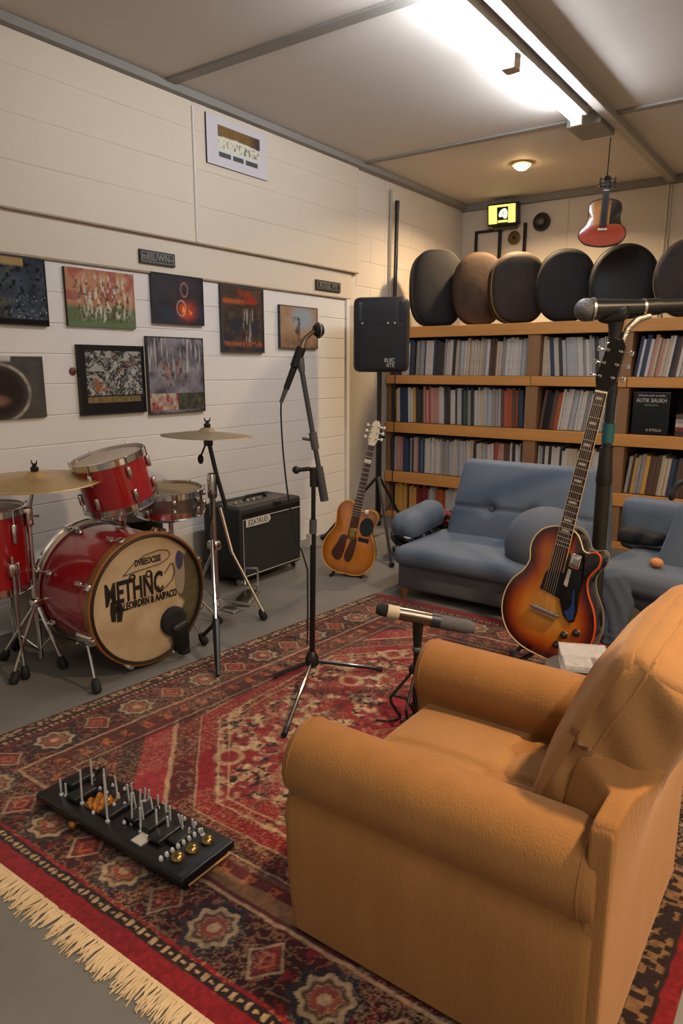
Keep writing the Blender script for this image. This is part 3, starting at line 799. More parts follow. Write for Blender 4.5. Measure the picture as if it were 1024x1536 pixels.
# bass drum, axis along x, front towards +x
KC = (-2.445, 1.944, .33); KR = .300; KL = .42; KA = -.07
kick = thing('bass_drum', 'red bass drum with lettered cream front head and tan wooden hoop', 'bass drum', (KC[0], KC[1], 0))
KM = T(0, 0, KC[2]) @ RZ(KA) @ RY(PI/2)                 # local z -> +x ; local x -> -z ; local y -> y
def kb(mb, name, m, parent=kick, **k):
    mb.v = [tuple(KM @ Vector(v)) for v in mb.v]; return mb.build(name, m, parent, **k)
kb(MB().lathe([(KR-.012, -KL-.02), (KR-.012, -.02)], 96), 'shell', M_red)
for z, nm in ((-.018, 'front_hoop'), (-KL-.02, 'rear_hoop')):
    kb(MB().lathe([(KR-.006, z-.020), (KR+.004, z-.020), (KR+.006, z+.018), (KR-.005, z+.020)], 96, closed=True), nm, M_hoopw if z > -.1 else M_chr2)
kb(MB().torus(KR-.010, .007, 96, 8, T(0, 0, .004)), 'head_rim', mat('dark_rim', '#2b1c12', .5))
# red inlay on the rear hoop
kb(MB().lathe([(KR+.005, -KL-.046), (KR+.010, -KL-.046), (KR+.010, -KL-.030), (KR+.005, -KL-.030)], 96, closed=True), 'rear_hoop_edge', M_chr)
# front head with its worn colour
n_r, n_a = 46, 96; vs = []; fs = []; cols = []
for i in range(n_r+1):
    r = (KR-.012)*i/n_r
    for k in range(n_a):
        a = 2*PI*k/n_a; vs.append((r*math.cos(a), r*math.sin(a), -.002+.0))
for i in range(n_r):
    for k in range(n_a):
        k2 = (k+1) % n_a; fs.append((i*n_a+k, (i+1)*n_a+k, (i+1)*n_a+k2, i*n_a+k2))
V = np.array(vs); uu = V[:, 1]; ww = -V[:, 0]            # u right, w up, as seen from the front
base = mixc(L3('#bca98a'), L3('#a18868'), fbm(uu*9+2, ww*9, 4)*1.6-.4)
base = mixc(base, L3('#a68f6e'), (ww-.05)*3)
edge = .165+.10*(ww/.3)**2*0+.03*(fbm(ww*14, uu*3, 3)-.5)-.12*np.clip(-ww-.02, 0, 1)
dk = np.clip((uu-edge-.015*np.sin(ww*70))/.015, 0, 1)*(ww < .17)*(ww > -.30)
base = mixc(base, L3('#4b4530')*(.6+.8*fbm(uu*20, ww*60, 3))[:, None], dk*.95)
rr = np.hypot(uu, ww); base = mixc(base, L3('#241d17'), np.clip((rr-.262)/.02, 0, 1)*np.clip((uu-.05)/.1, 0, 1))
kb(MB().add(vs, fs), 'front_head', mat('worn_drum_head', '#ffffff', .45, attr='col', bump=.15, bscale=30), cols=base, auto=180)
kb(MB().lathe([(0, -KL-.012), (KR-.02, -KL-.012)], 64), 'rear_head', M_skin)
def KP(u, w, h=0): return KM @ Vector((-w, u, h))
KT = KM @ Matrix(((0, -1, 0, 0), (1, 0, 0, 0), (0, 0, 1, 0), (0, 0, 0, 1)))   # text plane: x right, y up
M_ink = mat('black_print', '#1a1512', .6)
def slant(txt, u, w, s, sx, **k): return text(txt[0], txt[1], s, M_ink, kick, KT @ T(u, w, .0004), sx, **k)
slant(('head_lettering', 'METHNC'), -.075, .062, .135, .54, depth=.0006, bold=.004)
slant(('head_small_lettering', 'MALEOIRDRN & AAIPACO'), -.015, -.005, .046, .60, depth=.0006, bold=.0016)
slant(('badge_lettering', 'DVIEEOCSSE'), .00, .177, .040, .62, depth=.0006, bold=.001)
mb = MB()
fish = [(-.13, .135), (-.08, .175), (-.02, .205), (.06, .215), (.105, .205), (.12, .185), (.105, .165), (.06, .150), (0, .146), (-.06, .142), (-.13, .135)]
mb.tube([KP(u, w, .001) for u, w in fish], .0018, 5, cap=False)
mb.build('badge_outline', M_ink, kick)
for u, w, r in ((-.085, .118, .017), (.0, .117, .017)):
    MB().torus(r*.8, .0035, 20, 6, KM @ T(-w, u, .001)).build('printed_wheel', M_ink, kick)
curl = [(.045, .05), (.055, .03), (.09, .035), (.125, .06), (.14, .10), (.13, .14), (.115, .135), (.10, .115), (.085, .10)]
MB().tube([KP(u, w, .001) for u, w in curl], .003, 5).build('printed_curl', mat('brown_print', '#55402c', .6), kick)
mb = MB(); mb.prism([(-.028*math.sin(a)+.0, -.105*math.cos(a)) for a in [2*PI*k/24 for k in range(24)]], 0, .0012, KT @ T(.168, .085, .0)); mb.build('printed_board', mat('pale_board_print', '#8a8072', .5), kick)
mb = MB(); mb.prism([(-.02*math.sin(a), .045+.045*math.cos(a)) for a in [2*PI*k/20 for k in range(20)]], .0012, .0022, KT @ T(.168, .10, .0)); mb.build('printed_board_tip', mat('violet_print', '#3b3a5c', .5), kick)
mb = MB(); mb.prism([(-.009, -.045), (.012, -.05), (.016, .01), (.006, .048), (-.008, .042), (-.012, 0)], 0, .001, KT @ T(-.19, -.008, .0)); mb.build('printed_splash', M_ink, kick)
mb = MB(); mb.prism([(-.012, -.05), (.010, -.052), (.022, .0), (.004, .045), (-.010, .05)], 0, .001, KT @ T(-.16, -.012, .0)); mb.build('printed_splash', M_ink, kick)
# claws with tension rods
for k in range(8):
    a = 2*PI*(k+.5)/8
    for (z, s) in ((-.018, -1), (-KL-.02, 1)):
        mb = MB(); mm = KM @ RZ(a)
        mb.soft((KR+.011, 0, z), (.020, .030, .044), .006, 2, None, mm)
        mb.tube([mm @ Vector((KR+.012, 0, z)), mm @ Vector((KR+.014, 0, z+s*.085))], .0045, 8)
        mb.sphere((KR+.010, 0, z+s*.085), .012, 10, 8, (.8, .8, 1.6), mm)
        mb.soft((KR-.002, 0, z+s*.085), (.018, .022, .035), .007, 2, None, mm)
        mb.build('tension_claw', M_chr, kick)
# black padded port with a hanging mic boot
pt = MB(); pt.lathe([(.068, 0), (.068, .018), (.060, .026), (.045, .028), (0, .022)], 30, KT @ T(.115, -.135, 0)); pt.build('port_pad', M_blkf, kick)
def boot(p, q): q.x *= 1-.25*p.y*-1*.6; return q
MB().soft((0, 0, 0), (.085, .15, .05), .03, 6, lambda p, q: Vector((q.x*(1+.25*p.y), q.y, q.z)), KT @ T(.138, -.215, .026) @ RZ(.15)).build('port_pad_tail', mat('black_soft_plastic', '#0f0f10', .5), kick)
MB().soft((0, 0, 0), (.05, .03, .05), .01, 3, None, KT @ T(.155, -.292, .02)).build('tail_clip', M_rub, kick)
# spurs
for s in (-1, 1):
    j = Vector((-.09, s*.275, .21)) if s < 0 else Vector((-.09, .275, .21))
    f = Vector((-.10, s*.31 if s > 0 else -.29, 0)); f = Vector((.02, -.315, .002)) if s < 0 else Vector((.0, .325, .002))
    sp = MB().tube([j, j.lerp(f, .9)], .007, 8).build('spur', M_chr, kick); foot(f, sp, j)
    MB().soft(tuple(j), (.11, .04, .05), .012, 3).build('spur_bracket', M_chr, kick)
# rack tom tilted on its mount
tom = thing('rack_tom', 'small red tom drum with chrome hoops tilted above the bass drum', 'tom drum', (-2.72, 2.03, 0))
TM = T(0, 0, .725) @ RZ(.6) @ RX(math.radians(9)) @ RY(math.radians(-10))
drum(tom, .158, .225, TM, 6, a0=.3)
MB().tube([(-.02, .02, .62), (0, 0, .72)], .011, 10).tube([(-.10, .0, .70), (-.02, .02, .62)], .010, 10).soft((-.03, .01, .655), (.05, .05, .055), .012, 3).build('tom_mount', M_chr, tom)
MB().soft((-.14, -.07, .80), (.05, .07, .09), .012, 3).build('mount_bracket', M_chr, tom)
# snare on its stand
snare = thing('snare_drum', 'chrome snare drum on a stand behind the bass drum', 'snare drum', (-2.78, 2.37, 0))
drum(snare, .165, .105, T(0, 0, .628) @ RX(.04) @ RY(.05), 8, shell=mat('dull_steel_shell', '#8d8783', .25, metal=.9), a0=.2)
stt = thing('snare_stand', 'chrome snare stand under the snare drum', 'drum stand', (-2.78, 2.37, 0))
mb = MB().tube([(0, 0, .12), (0, 0, .56)], .012, 10); mb.build('pole', M_chr2, stt)
for k in range(3):
    a = 2*PI*k/3+.7
    MB().tube([(0, 0, .56), (.10*math.cos(a), .10*math.sin(a), .585), (.155*math.cos(a), .155*math.sin(a), .612)], .006, 7).build('basket_arm', M_chr2, stt)
    q = (.24*math.cos(a), .24*math.sin(a), .0); lg = MB().tube([(0, 0, .30), (q[0]*.94, q[1]*.94, .03)], .008, 7).build('leg', M_chr2, stt); foot(q, lg, (0, 0, .3))
# throne
th = thing('drum_stool', 'round black drum stool seen behind the bass drum', 'stool', (-3.10, 2.37, 0))
MB().lathe([(0, .45), (.15, .45), (.165, .47), (.165, .53), (.15, .55), (0, .555)], 36).build('seat', M_blkf, th)
MB().tube([(0, 0, .12), (0, 0, .46)], .014, 10).build('pole', M_chr2, th)
for k in range(3):
    a = 2*PI*k/3+.2; q = (.22*math.cos(a), .22*math.sin(a), 0)
    lg = MB().tube([(0, 0, .26), (q[0]*.94, q[1]*.94, .03)], .009, 7).build('leg', M_chr2, th); foot(q, lg, (0, 0, .3))
# floor tom
ft = thing('floor_tom', 'red floor tom cut off by the left edge of the photo', 'tom drum', (-3.02, 1.51, 0))
drum(ft, .185, .345, T(0, 0, .395), 6, a0=.25)
for k in range(3):
    a = 2*PI*k/3+.15*PI+PI*.55
    c, s = math.cos(a), math.sin(a); q = (.215*c, .215*s, 0)
    MB().soft((.20*c, .20*s, .50), (.04, .04, .06), .01, 2).build('leg_bracket', M_chr, ft)
    lg = MB().tube([(.205*c, .205*s, .56), (.205*c, .205*s, .20), (.215*c, .215*s, .03)], .0065, 8).build('leg', M_chr, ft); foot(q, lg)
binn = MB().lathe([(0, .001), (.115, .001), (.15, .33), (.155, .335), (.145, .335), (.112, .01)], 40)
tag(binn.build('bin', mat('taupe_plastic', '#8d857a', .45), loc=(-3.10, 1.82, 0)), 'taupe round bin standing behind the left cymbal stand', 'bin')
# cymbals
def cymbal(M, R, parent, m=None):
    prof = [(0, .030), (.012, .030), (.03, .026), (.042, .012), (.05, .006)]+[(.05+(R-.05)*k/8, .006-.020*(k/8)**1.4) for k in range(1, 9)]
    prof2 = prof+[(r, z-.0016) for r, z in prof[::-1]]
    c = MB().lathe(prof2, 72, M).build('cymbal', m or M_brass, parent, auto=180)
    MB().lathe([(.0, .030), (.016, .030), (.018, .045), (.010, .052), (.006, .064), (0, .066)], 14, M).add(*wing(), M).build('wing_nut', M_rub, parent)
    return c
def wing():
    m = MB(); m.tube([(0, 0, .05), (.018, 0, .066), (.022, 0, .080)], [.004, .004, .002], 6); m.tube([(0, 0, .05), (-.018, 0, .066), (-.020, 0, .078)], [.004, .004, .002], 6); return m.v, m.f
# left cymbal on its stand
cs = thing('cymbal_stand', 'chrome stand carrying the left gold cymbal beside the floor tom', 'cymbal stand', (-2.90, 1.668, 0))
MB().tube([(0, 0, .03), (0, 0, .45)], .0125, 10).tube([(0, 0, .45), (0, 0, .70)], .010, 10).build('lower_tube', M_chr, cs)
MB().tube([(0, 0, .70), (.035, .025, .872)], .0075, 10).build('upper_tube', M_chr2, cs)
MB().soft((.0, .0, .70), (.035, .035, .09), .01, 3).tube([(0, 0, .70), (.035, .03, .70)], .006, 8).build('height_clamp', M_chr, cs)
MB().soft((0, 0, .30), (.05, .05, .045), .014, 3).build('collar', M_chr, cs)
for q in ((-.19, -.085, 0), (.14, .03, .0), (.10, -.20, 0)):
    d = Vector(q)
    lg = MB().tube([(0, 0, .30), d*.97+Vector((0, 0, .022))], .008, 8).tube([(0, 0, .07), (d*.55+Vector((0, 0, .147)))], .0055, 6).build('leg', M_chr, cs)
    foot(q, lg, (0, 0, .3))
cy1 = thing('crash_cymbal', 'large gold cymbal on the left stand, partly cut by the photo edge', 'cymbal', (-2.862, 1.695, .872))
cymbal(RX(.02) @ RY(.03), .285, cy1)
# crash cymbal on boom stand, right of the bass drum
bs2 = thing('cymbal_stand', 'black and chrome boom cymbal stand between the bass drum and the amplifier', 'cymbal stand', (-2.64, 2.60, 0))
def P2(x, y, z): return (x+2.64, y-2.60, z)
BF = [(-2.11, 2.03), (-2.46, 2.72), (-2.92, 2.62)]
MB().tube([P2(-2.655, 2.55, .10), P2(-2.655, 2.55, .78)], .0165, 12).build('lower_tube', M_chr2, bs2)
MB().tube([P2(-2.655, 2.55, .07), P2(-2.655, 2.55, .14)], .022, 12).build('base_collar', M_chr, bs2)
MB().soft(P2(-2.655, 2.55, .42), (.07, .05, .05), .014, 3).build('clamp', M_chr, bs2)
MB().soft(P2(-2.655, 2.55, .74), (.045, .045, .14), .016, 3).build('clamp', M_chr, bs2)
MB().tube([P2(-2.60, 2.60, .60), P2(-2.64, 2.57, .80), P2(-2.665, 2.545, .985)], .0115, 10).build('boom_tube', M_blkm, bs2)
MB().tube([P2(-2.665, 2.545, .985), P2(-2.668, 2.543, 1.03)], .006, 8).soft(P2(-2.665, 2.545, .965), (.05, .03, .035), .01, 3).build('tilter', M_blkm, bs2)
MB().tube([P2(-2.668, 2.543, .98), P2(-2.695, 2.52, .90)], .005, 8).sphere(P2(-2.70, 2.52, .88), .02, 12, 8, (.8, .8, 1.3)).build('tilter_knob', M_rub, bs2)
legs = [((-2.655, 2.55, .46), (-2.102, 2.011), True), ((-2.655, 2.55, .44), (-2.444, 2.701), False), ((-2.655, 2.55, .42), (-2.93, 2.62), False)]
a = Vector(P2(-2.64, 2.48, .46)); f = Vector(P2(-2.27, 2.16, .16)); g = Vector(P2(-2.108, 2.016, .02))
MB().tube([Vector(P2(-2.65, 2.545, .72)), Vector(P2(-2.60, 2.49, .60)), a], .006, 6).build('brake_cable', M_rub, bs2)
lg = MB().tube([P2(-2.62, 2.50, .46), P2(-2.30, 2.20, .17)], .008, 8).build('leg', M_chr, bs2)
MB().tube([P2(-2.30, 2.20, .18), P2(-2.21, 2.115, .10), P2(-2.105, 2.014, .024)], [.018, .015, .010], 8).build('foot_sleeve', M_blkm, lg)
MB().tube([P2(-2.30, 2.20, .17), P2(-2.36, 2.17, .10)], .010, 8).build('pedal_clip', M_blkm, lg)
lg = MB().tube([P2(-2.63, 2.58, .62), P2(-2.585, 2.61, .38), P2(-2.45, 2.70, .045)], .0085, 8).build('leg', M_chr, bs2); foot(P2(-2.444, 2.705, 0), lg, P2(-2.52, 2.66, .2))
lg = MB().tube([P2(-2.655, 2.55, .40), P2(-2.93, 2.62, .03)], .0085, 8).build('leg', M_chr, bs2); foot(P2(-2.935, 2.621, 0), lg, P2(-2.8, 2.6, .2))
for q in ((-2.47, 2.66, .09), (-2.83, 2.61, .12)):
    MB().tube([P2(-2.655, 2.55, .12), P2(*q)], .006, 6).build('brace', M_chr, bs2)
MB().soft(P2(-2.56, 2.56, .075), (.11, .07, .012), .005, 3, None).build('stand_plate', M_chr2, bs2)
cy2 = thing('crash_cymbal', 'gold cymbal high on the boom stand in front of the amplifier', 'cymbal', (-2.668, 2.543, 1.015))
cymbal(RZ(0) @ RX(-.03) @ RY(.02), .235, cy2, mat('dull_cymbal', '#ad9c80', .38, metal=.6, var=.4, vscale=40, vcol='#8f7d60'))
# foot pedal with chain behind the bass drum
hp = thing('hi_hat_pedal', 'small chrome drum pedal on the floor beside the boom cymbal stand', 'drum pedal', (-2.76, 2.90, 0), (0, 0, .5))
MB().soft((0, 0, .012), (.10, .26, .018), .006, 2).build('base_plate', M_chr2, hp)
MB().soft((0, 0, 0), (.075, .22, .012), .005, 2, None, T(0, .01, .075) @ RX(-.28)).build('footboard', M_chr, hp)
MB().tube([(-.04, .11, .02), (-.04, .11, .16)], .007, 8).tube([(.04, .11, .02), (.04, .11, .16)], .007, 8).tube([(-.04, .11, .16), (.04, .11, .16)], .007, 8).build('pedal_frame', M_chr, hp)
# ---------------------------------------------------------------- guitar amplifier (front faces +x)
M_tolex = mat('black_vinyl', '#1b1b1c', .6, bump=.5, bscale=400)
M_grille = mat('grille_cloth', '#1c1b1b', .8, bump=.8, bscale=90, bstretch=(1, .3, 4), var=.6, vscale=120, vstretch=(1, .25, 3), vcol='#2e2c2a')
amp = thing('guitar_amplifier', 'black combo guitar amplifier on casters against the white boarded wall', 'amplifier', (-3.08, 3.33, 0))
def am(x, y, z): return (x+3.08, y-3.33, z)
MB().soft(am(-3.085, 3.325, .275), (.32, .60, .455), .022, 3).build('cabinet', M_tolex, amp)
MB().box(am(-2.93, 3.055, .075), am(-2.921, 3.597, .425)).build('grille', M_grille, amp, smooth=False)
MB().box(am(-2.93, 3.05, .43), am(-2.920, 3.602, .470)).build('front_rail', mat('dark_panel', '#131314', .4), amp, smooth=False, bevel=.003)
tr = MB(); x = -2.9195
tr.tube([am(x, 3.05, .07), am(x, 3.602, .07), am(x, 3.602, .43), am(x, 3.05, .43), am(x, 3.05, .07)], .0035, 6, cap=False); tr.build('piping', mat('pale_piping', '#a9a39a', .5), amp)
bdg = MB(); bdg.prism([(-.11, -.024), (.095, -.024), (.115, -.006), (.115, .012), (.10, .024), (-.11, .024)], 0, .004, T(*am(-2.9205, 3.185, .405)) @ RZ(PI/2) @ RX(PI/2)); 
bg = bdg.build('badge', mat('badge_white', '#cdc8c0', .5), amp, smooth=False)
text('badge_lettering', 'EZATKUD', .048, M_ink, bg, T(*am(-2.9162, 3.185, .405)) @ RZ(PI/2) @ RX(PI/2), .85)
MB().box(am(-3.13, 3.06, .500), am(-2.965, 3.59, .507)).build('top_panel', mat('worn_top', '#4c4741', .5), amp, smooth=False, bevel=.002)
MB().tube([am(-3.08, 3.22, .505), am(-3.08, 3.25, .532), am(-3.08, 3.41, .532), am(-3.08, 3.44, .505)], .011, 8).build('handle', M_blk, amp)
MB().soft(am(-2.935, 3.38, .49), (.03, .07, .025), .006, 3).build('corner_clip', M_blk, amp)
for k in range(5): MB().lathe([(.010, 0), (.010, .014), (.006, .018), (0, .018)], 12, T(*am(-3.03, 3.10+.055*k, .507))).build('knob', M_chr2, amp)
for fx in (-3.20, -2.97):
    for fy in (3.06, 3.59):
        MB().lathe([(.022, -.009), (.026, 0), (.022, .009)], 16, T(*am(fx, fy, .027)) @ RX(PI/2)).tube([am(fx, fy, .03), am(fx, fy, .055)], .008, 6).build('caster', M_chr2 if fx > -3 else M_rub, amp)
# ---------------------------------------------------------------- loudspeaker on tripod
sp = thing('loudspeaker', 'black loudspeaker box on a tripod in the corner by the record shelves', 'loudspeaker', (-2.92, 4.62, 1.30), (0, 0, math.radians(22)))
def spd(p, q):
    if p.y > 0: q.x *= 1-.22*p.y
    return q
MB().soft((0, .02, .28), (.40, .36, .54), .045, 6, spd).build('cabinet', mat('black_speaker_shell', '#1d1f22', .5, bump=.3, bscale=200), sp)
MB().soft((.01, -.155, .19), (.335, .03, .33), .02, 6).build('grille', mat('steel_grille', '#141518', .55, bump=.8, bscale=500), sp)
def horn(p, q):
    if p.y < 0: q.y += .03*(1-p.x**2)
    return q
MB().soft((.01, -.155, .44), (.335, .03, .155), .02, 8, horn).build('horn', mat('horn_plastic', '#26282b', .4), sp)
text('badge_lettering', '0UIC', .042, M_wt, sp, T(.085, -.1715, .095) @ R90, .9)
text('badge_lettering', '0TE', .042, M_wt, sp, T(.092, -.1715, .060) @ R90, .9)
for q in (-.12, .07, .12): MB().lathe([(.008, 0), (.008, .004), (0, .005)], 10, T(q, -.172, .362) @ RX(PI/2)).build('screw', M_chr, sp)
MB().soft((-.19, .0, .10), (.02, .20, .09), .008, 2).build('side_handle', M_blk, sp)
text('side_lettering', 'HTEOR', .035, mat('grey_print', '#77777a', .6), sp, T(-.2005, -.03, .43) @ RZ(-PI/2) @ RX(PI/2) @ RZ(PI/2), .9)
ss_ = thing('speaker_stand', 'black tripod pole stand under the loudspeaker', 'speaker stand', (-2.92, 4.58, 0))
MB().tube([(0, 0, .12), (0, 0, .80)], .024, 12).tube([(0, 0, .80), (0, 0, 1.31)], .018, 12).build('pole', M_blkm, ss_)
MB().lathe([(.034, .78), (.034, .85), (.024, .87)], 16).tube([(0, 0, .82), (.06, -.01, .82)], .010, 8).build('collar', M_blk, ss_)
for k, q in enumerate(((.50, -.60), (-.36, -.25), (-.05, .52))):
    lg = MB().tube([(0, 0, .52), (q[0]*.97, q[1]*.97, .022)], .012, 8).build('leg', M_blkm, ss_)
    MB().sphere((q[0], q[1], .02), .02, 10, 8).build('rubber_foot', M_rub, lg)
    MB().tube([(0, 0, .15), (q[0]*.5, q[1]*.5, .275)], .008, 6).build('brace', M_blkm, ss_)
pl = MB().tube([(-3.335, 5.46, 1.69), (-3.345, 5.50, 2.66)], .017, 10).tube([(-3.345, 5.50, 2.66), (-3.345, 5.502, 2.74)], .020, 10)
tag(pl.build('leaning_pole', M_blkm), 'slim black pole standing upright above the loudspeaker against the left wall', 'pole')
tag(MB().tube([(-3.37, 5.44, 1.2), (-3.37, 5.44, 2.82)], .012, 8).build('wall_conduit', mat('grey_conduit', '#aaa49c', .5)), 'thin pale grey conduit running up the left wall beside the black pole', 'conduit')
cb = MB().tube([(-3.23, 5.32, 1.32), (-3.235, 5.32, .8), (-3.25, 5.33, .35), (-3.20, 5.26, .02), (-3.05, 5.20, .012)], .005, 6)
tag(cb.build('speaker_cable', M_blk), 'black cable hanging down in front of the left end of the record shelves', 'cable')
# bag and odds behind the sofa arm
def bagd(p, q):
    q.x += .03*math.sin(p.z*5+p.y*3)+.012*math.sin(p.y*14+p.z*9); q.z += .025*math.sin(p.x*6+1)*max(0, p.z)+.01*math.sin(p.y*17); q.y += .02*math.sin(p.x*7+p.z*6)
    return q
bag = thing('carrier_bag', 'crumpled shiny black bag on the floor between the small guitar and the sofa arm', 'bag', (-2.40, 4.37, 0))
MB().soft((0, 0, .135), (.36, .30, .24), .07, 16, bagd).build('bag_body', mat('shiny_black_plastic', '#101011', .22, coat=.3, bump=.8, bscale=25), bag, auto=180)
text('bag_lettering', 'FEW', .06, M_wt, bag, T(-.135, -.178, .07) @ RZ(math.radians(8)) @ R90, 1)
pc = MB().soft((0, 0, 0), (.26, .16, .07), .03, 8, bagd)
tag(pc.build('folded_cloth', mat('dusty_pink_cloth', '#8f4a48', .9, var=.4, vscale=12), loc=(-2.33, 4.38, .298), auto=180), 'dusty pink cloth lying on top of the black bag', 'cloth')
gb = MB()
R_ = random.Random(4)
for k in range(9):
    p = [(R_.uniform(-.05, .05), R_.uniform(-.04, .04), R_.uniform(0, .06)) for _ in range(4)]; gb.tube(p, .007, 6)
tag(gb.build('gold_ribbon', mat('gold_foil', '#c49a55', .25, metal=.8), loc=(-2.50, 4.33, .275), auto=180), 'tangle of gold ribbon on the black bag', 'ribbon')
# ---------------------------------------------------------------- centre microphone stand
M_mesh = mat('mic_mesh', '#8f8d8a', .35, metal=.9, bump=1, bscale=600)
ms = thing('microphone_stand', 'tall black tripod microphone stand in the middle of the rug', 'microphone stand', (-1.783, 2.272, 0))
def m_(x, y, z): return (x+1.783, y-2.272, z)
MB().tube([m_(-1.783, 2.272, .06), m_(-1.775, 2.278, .70)], .0125, 12).tube([m_(-1.775, 2.278, .70), m_(-1.772, 2.280, .93)], .0095, 12).build('pole', M_blkm, ms)
MB().lathe([(.016, .055), (.030, .07), (.030, .10), (.018, .125), (.013, .13)], 20).build('hub', M_blk, ms)
MB().tube([m_(-1.776, 2.277, .66), m_(-1.775, 2.278, .72)], .016, 12).build('height_collar', mat('grey_collar', '#4c4c50', .4), ms)
MB().tube([m_(-1.772, 2.280, .86), m_(-1.772, 2.280, .94)], .017, 12).build('clutch', M_blk, ms)
MB().box((-.012, -.018, .615), (.012, -.0125, .66)).build('sticker', mat('white_sticker', '#b9b4ac', .6), ms, smooth=False)
for q in ((-1.545, 1.80), (-1.56, 2.49), (-1.905, 2.155)):
    v = Vector(m_(q[0], q[1], .024)); lg = MB().tube([(0, 0, .085), v], .0085, 8).build('leg', M_blkm, ms)
    MB().tube([v*.93+Vector((0, 0, .005)), v*1.01], .0115, 8).build('rubber_foot', M_rub, lg)
MB().tube([m_(-1.772, 2.280, .93), m_(-1.79, 2.268, .935), m_(-1.825, 2.243, .93)], .009, 8).sphere(m_(-1.832, 2.24, .93), .017, 10, 8).build('wing_knob', M_blk, ms)
# boom: passes the clutch, upper end at z 1.37, lower counterweight
b0 = Vector(m_(-1.735, 2.305, .80)); b1 = Vector(m_(-1.812, 2.252, 1.36))
dirb = (b1-b0).normalized()
MB().tube([b0+dirb*.14, b1], .0105, 12).build('boom', mat('boom_metal', '#4a4c52', .3, metal=.6), ms)
MB().tube([b0, b0+dirb*.145], .0175, 14).build('counterweight', mat('grey_sleeve', '#3c3e43', .5), ms)
MB().tube([b0+dirb*.22, b0+dirb*.29], .0165, 12).tube([b0+dirb*.255, b0+dirb*.255+Vector((-.04, -.027, .01))], .006, 8).build('boom_clutch', mat('grey_collar'), ms)
MB().tube([b1-dirb*.03, b1+Vector((-.002, 0, .02)), b1+Vector((-.012, -.008, .055))], [.014, .017, .010], 10).build('boom_tip', mat('grey_collar'), ms)
mc = thing('microphone', 'black vocal microphone with round flat grille held on the centre stand', 'microphone', (-1.83, 2.238, 1.33))
mp = lambda x, y, z: (x+1.83, y-2.238, z-1.33)
bot = Vector(mp(-1.872, 2.208, 1.225)); top = Vector(mp(-1.808, 2.254, 1.425)); dd = (top-bot).normalized()
MB().tube([bot+dd*.04, bot+dd*.13, bot+dd*.135, top], [.0125, .0135, .0185, .020], 16).build('handle', M_blk, mc)
MB().tube([bot-dd*.02, bot+dd*.045], [.008, .0105], 12).build('connector', mat('grey_collar'), mc)
MB().tube([top-dd*.01, top+dd*.02, Vector(mp(-1.795, 2.263, 1.462)), Vector(mp(-1.772, 2.280, 1.485)), Vector(mp(-1.752, 2.294, 1.492))], [.016, .013, .0095, .0095, .012], 12).build('gooseneck', mat('warm_metal', '#8d7f6b', .3, metal=.9), mc)
hdM = aim(mp(-1.757, 2.291, 1.492), mp(-1.737, 2.330, 1.496))
MB().lathe([(0, -.014), (.020, -.012), (.030, 0), (.030, .010), (.022, .022), (0, .027)], 24, hdM).build('grille', mat('black_grille', '#1e1c1c', .45, metal=.4, bump=1, bscale=500), mc)
MB().torus(.030, .003, 28, 8, hdM @ T(0, 0, .005)).build('grille_band', M_chr2, mc)
cc = MB(); pts = [Vector((-1.877, 2.204, 1.21))]
for k in range(1, 16):
    t = k/15; x = -1.877+(-1.66+1.877)*0; pts.append(Vector((-1.880+.045*t*t, 2.204+.03*t*t, 1.21-.58*t)))
pts += [Vector((-1.815, 2.25, .58)), Vector((-1.795, 2.262, .50)), Vector((-1.797, 2.262, .3)), Vector((-1.80, 2.26, .16))]
cc.tube(pts, .0035, 6); tag(cc.build('microphone_cable', M_blk), 'thin black cable hanging from the centre microphone down its stand', 'cable')
# ---------------------------------------------------------------- right microphone stand behind the big guitar
rs_ = thing('microphone_stand', 'thick black microphone stand rising behind the big sunburst guitar', 'microphone stand', (-.80, 3.02, 0))
MB().lathe([(.13, .0105), (.13, .022), (.03, .035)], 32).build('base', M_blkm, rs_)
MB().tube([(0, 0, .03), (0, 0, .88)], .030, 16).build('lower_tube', mat('charcoal_tube', '#26241f', .4, metal=.3), rs_)
MB().lathe([(.030, .86), (.034, .88), (.030, .93), (.026, 1.02)], 18).build('sleeve', M_blk, rs_)
MB().tube([(0, 0, 1.0), (.008, .006, 1.44)], .020, 14).build('upper_tube', M_blkm, rs_)
MB().tube([(.002, -.0, 1.04), (.004, -.0, 1.12)], .0245, 14).build('teal_band', mat('teal_tape', '#184e55', .5), rs_)
MB().lathe([(.022, 1.43), (.030, 1.435), (.030, 1.445), (.022, 1.45)], 18).build('chrome_ring', M_chr, rs_)
MB().lathe([(.024, 1.45), (.026, 1.49), (.032, 1.525), (.02, 1.54)], 16).build('clip_socket', M_blk, rs_)
MB().soft((-.015, -.01, 1.545), (.13, .055, .055), .02, 5, lambda p, q: Vector((q.x, q.y, q.z+.02*p.x*p.x))).build('mic_clip', M_blk, rs_)
MB().tube([(.03, .0, 1.44), (.045, .01, 1.50), (.075, .03, 1.535), (.115, .06, 1.55)], [.012, .014, .016, .012], 10).build('locking_lever', mat('pitted_chrome', '#b9b2a6', .25, metal=1, bump=1, bscale=150), rs_)
rm = thing('microphone', 'large vocal microphone with silver ball grille lying level above the big guitar', 'microphone', (-.80, 3.02, 1.575))
